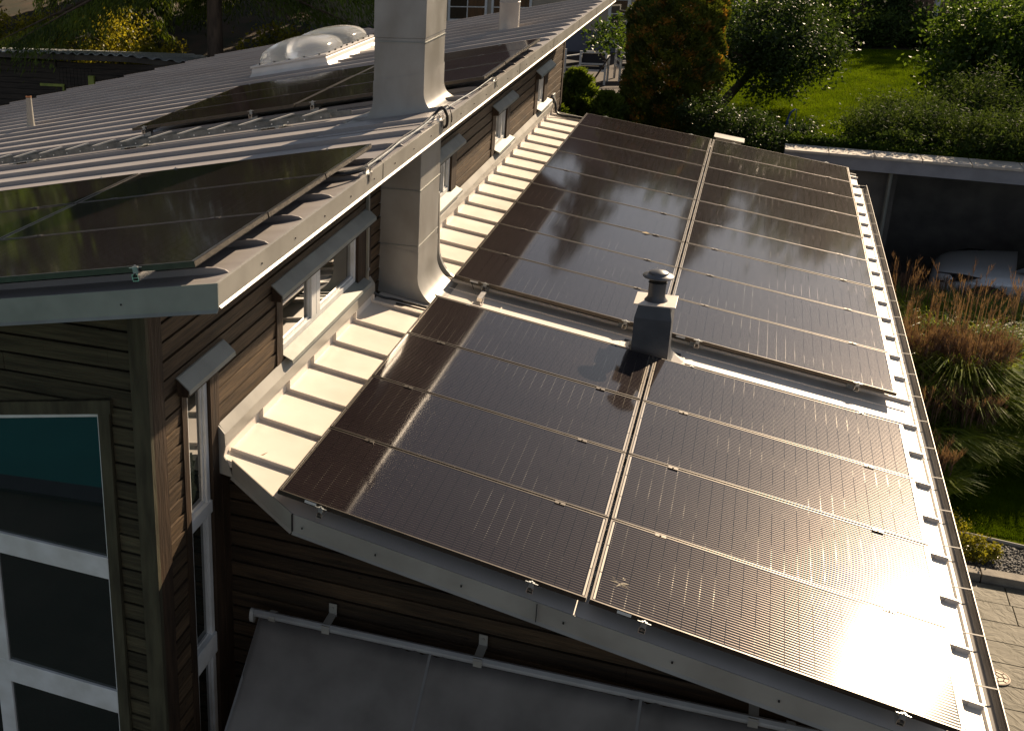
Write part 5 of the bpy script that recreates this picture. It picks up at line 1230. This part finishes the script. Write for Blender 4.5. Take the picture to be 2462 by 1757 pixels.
t = thing('white_post', 'single upright white pole before the fence left of the big shrub', 'post', (7.75, 34.9, LZ)); mb = MB(); mb.tube([(7.75, 34.9, LZ), (7.85, 34.9, 5.6)], .09, 8); obj('shaft', mb, WHITE, t)
# timber fence
t = thing('timber_fence', 'reddish-brown vertical board fence at the back of the garden', 'fence', (8, 36.5, LZ))
mb = MB(); x = 3.2
while x < 22: mb.box(x, x + .135, 36.5, 36.53, LZ - .1, LZ + 2.2 + .02 * math.sin(x * 7)); x += .15
obj('boards', mb, mat('fence_wood', (0.20, 0.12, 0.07), (0.12, 0.07, 0.045), 2, .8, stretch=(6, 1, .5)), t)
mb = MB()
for k in range(7): mb.box(3.3 + 2.9 * k, 3.4 + 2.9 * k, 36.53, 36.65, LZ - .1, LZ + 2.2)
objs('post', mb, BARK, t)
mass('back_shrub', ['dark round shrub at the near end of the grey path', 'low grey-green border plant at the head of the lawn', 'border plant beside the low grey-green one', 'dark conifer-like shrub before the timber fence', 'border plant at the right end of the lawn head'], 'shrub',
     [(6.2, 32.0, LZ, .8, 1.6), (4.2, 28.8, LZ, .7, .8), (5.6, 28.9, LZ, .8, .7), (5.0, 34.8, LZ, .9, 2.4), (7.0, 29.0, LZ, .8, .7)], L_JUN, 110, .07, .03, 110, crad=.2)

# garden chairs
def chair(label, x, y, rz):
    t = thing('garden_chair', label, 'chair', (x, y, LZ + .012), 'white garden armchairs'); t.rotation_euler = (0, 0, rz)
    hw_, dp = .31, .31; W_ = WHITE
    for sx in (-1, 1):
        for sy in (-1, 1):
            mb = MB(); mb.box(sx * hw_ - .025, sx * hw_ + .025, sy * dp - .025, sy * dp + .025, 0, .64 if sy < 0 else .84); obj('leg', mb, W_, t, local=True)
        mb = MB(); mb.box(sx * hw_ - .03, sx * hw_ + .03, -dp - .03, dp - .026, .641, .665); obj('armrest', mb, W_, t, local=True)
    mb = MB(); mb.box(-hw_ + .026, hw_ - .026, -dp - .02, dp + .02, .33, .38); obj('seat_frame', mb, W_, t, local=True)
    mb = MB(); mb.box(-hw_ + .03, hw_ - .03, -dp, dp - .03, .381, .46); obj('seat_cushion', mb, mat('cushion_dark', (0.03, 0.03, 0.035), None, 5, .9), t, local=True)
    mb = MB(); mb.box(-hw_ + .026, hw_ - .026, dp - .02, dp + .02, .79, .84); mb.box(-hw_ + .026, hw_ - .026, dp - .02, dp + .02, .50, .54); objs('back_rail', mb, W_, t, local=True)
    mb = MB(); mb.box(-hw_ + .03, hw_ - .03, dp - .05, dp - .021, .47, .78); obj('back_cushion', mb, mat('cushion_grey', (0.035, 0.035, 0.042), None, 5, .9), t, local=True)
chair('white framed garden armchair seen from behind, nearest the house corner', -1.15, 20.2, math.pi)
chair('white garden armchair partly hidden by the wall end', -1.95, 20.6, math.pi * .8)
chair('white garden armchair next to the thuja column', -.35, 20.9, math.pi * .6)
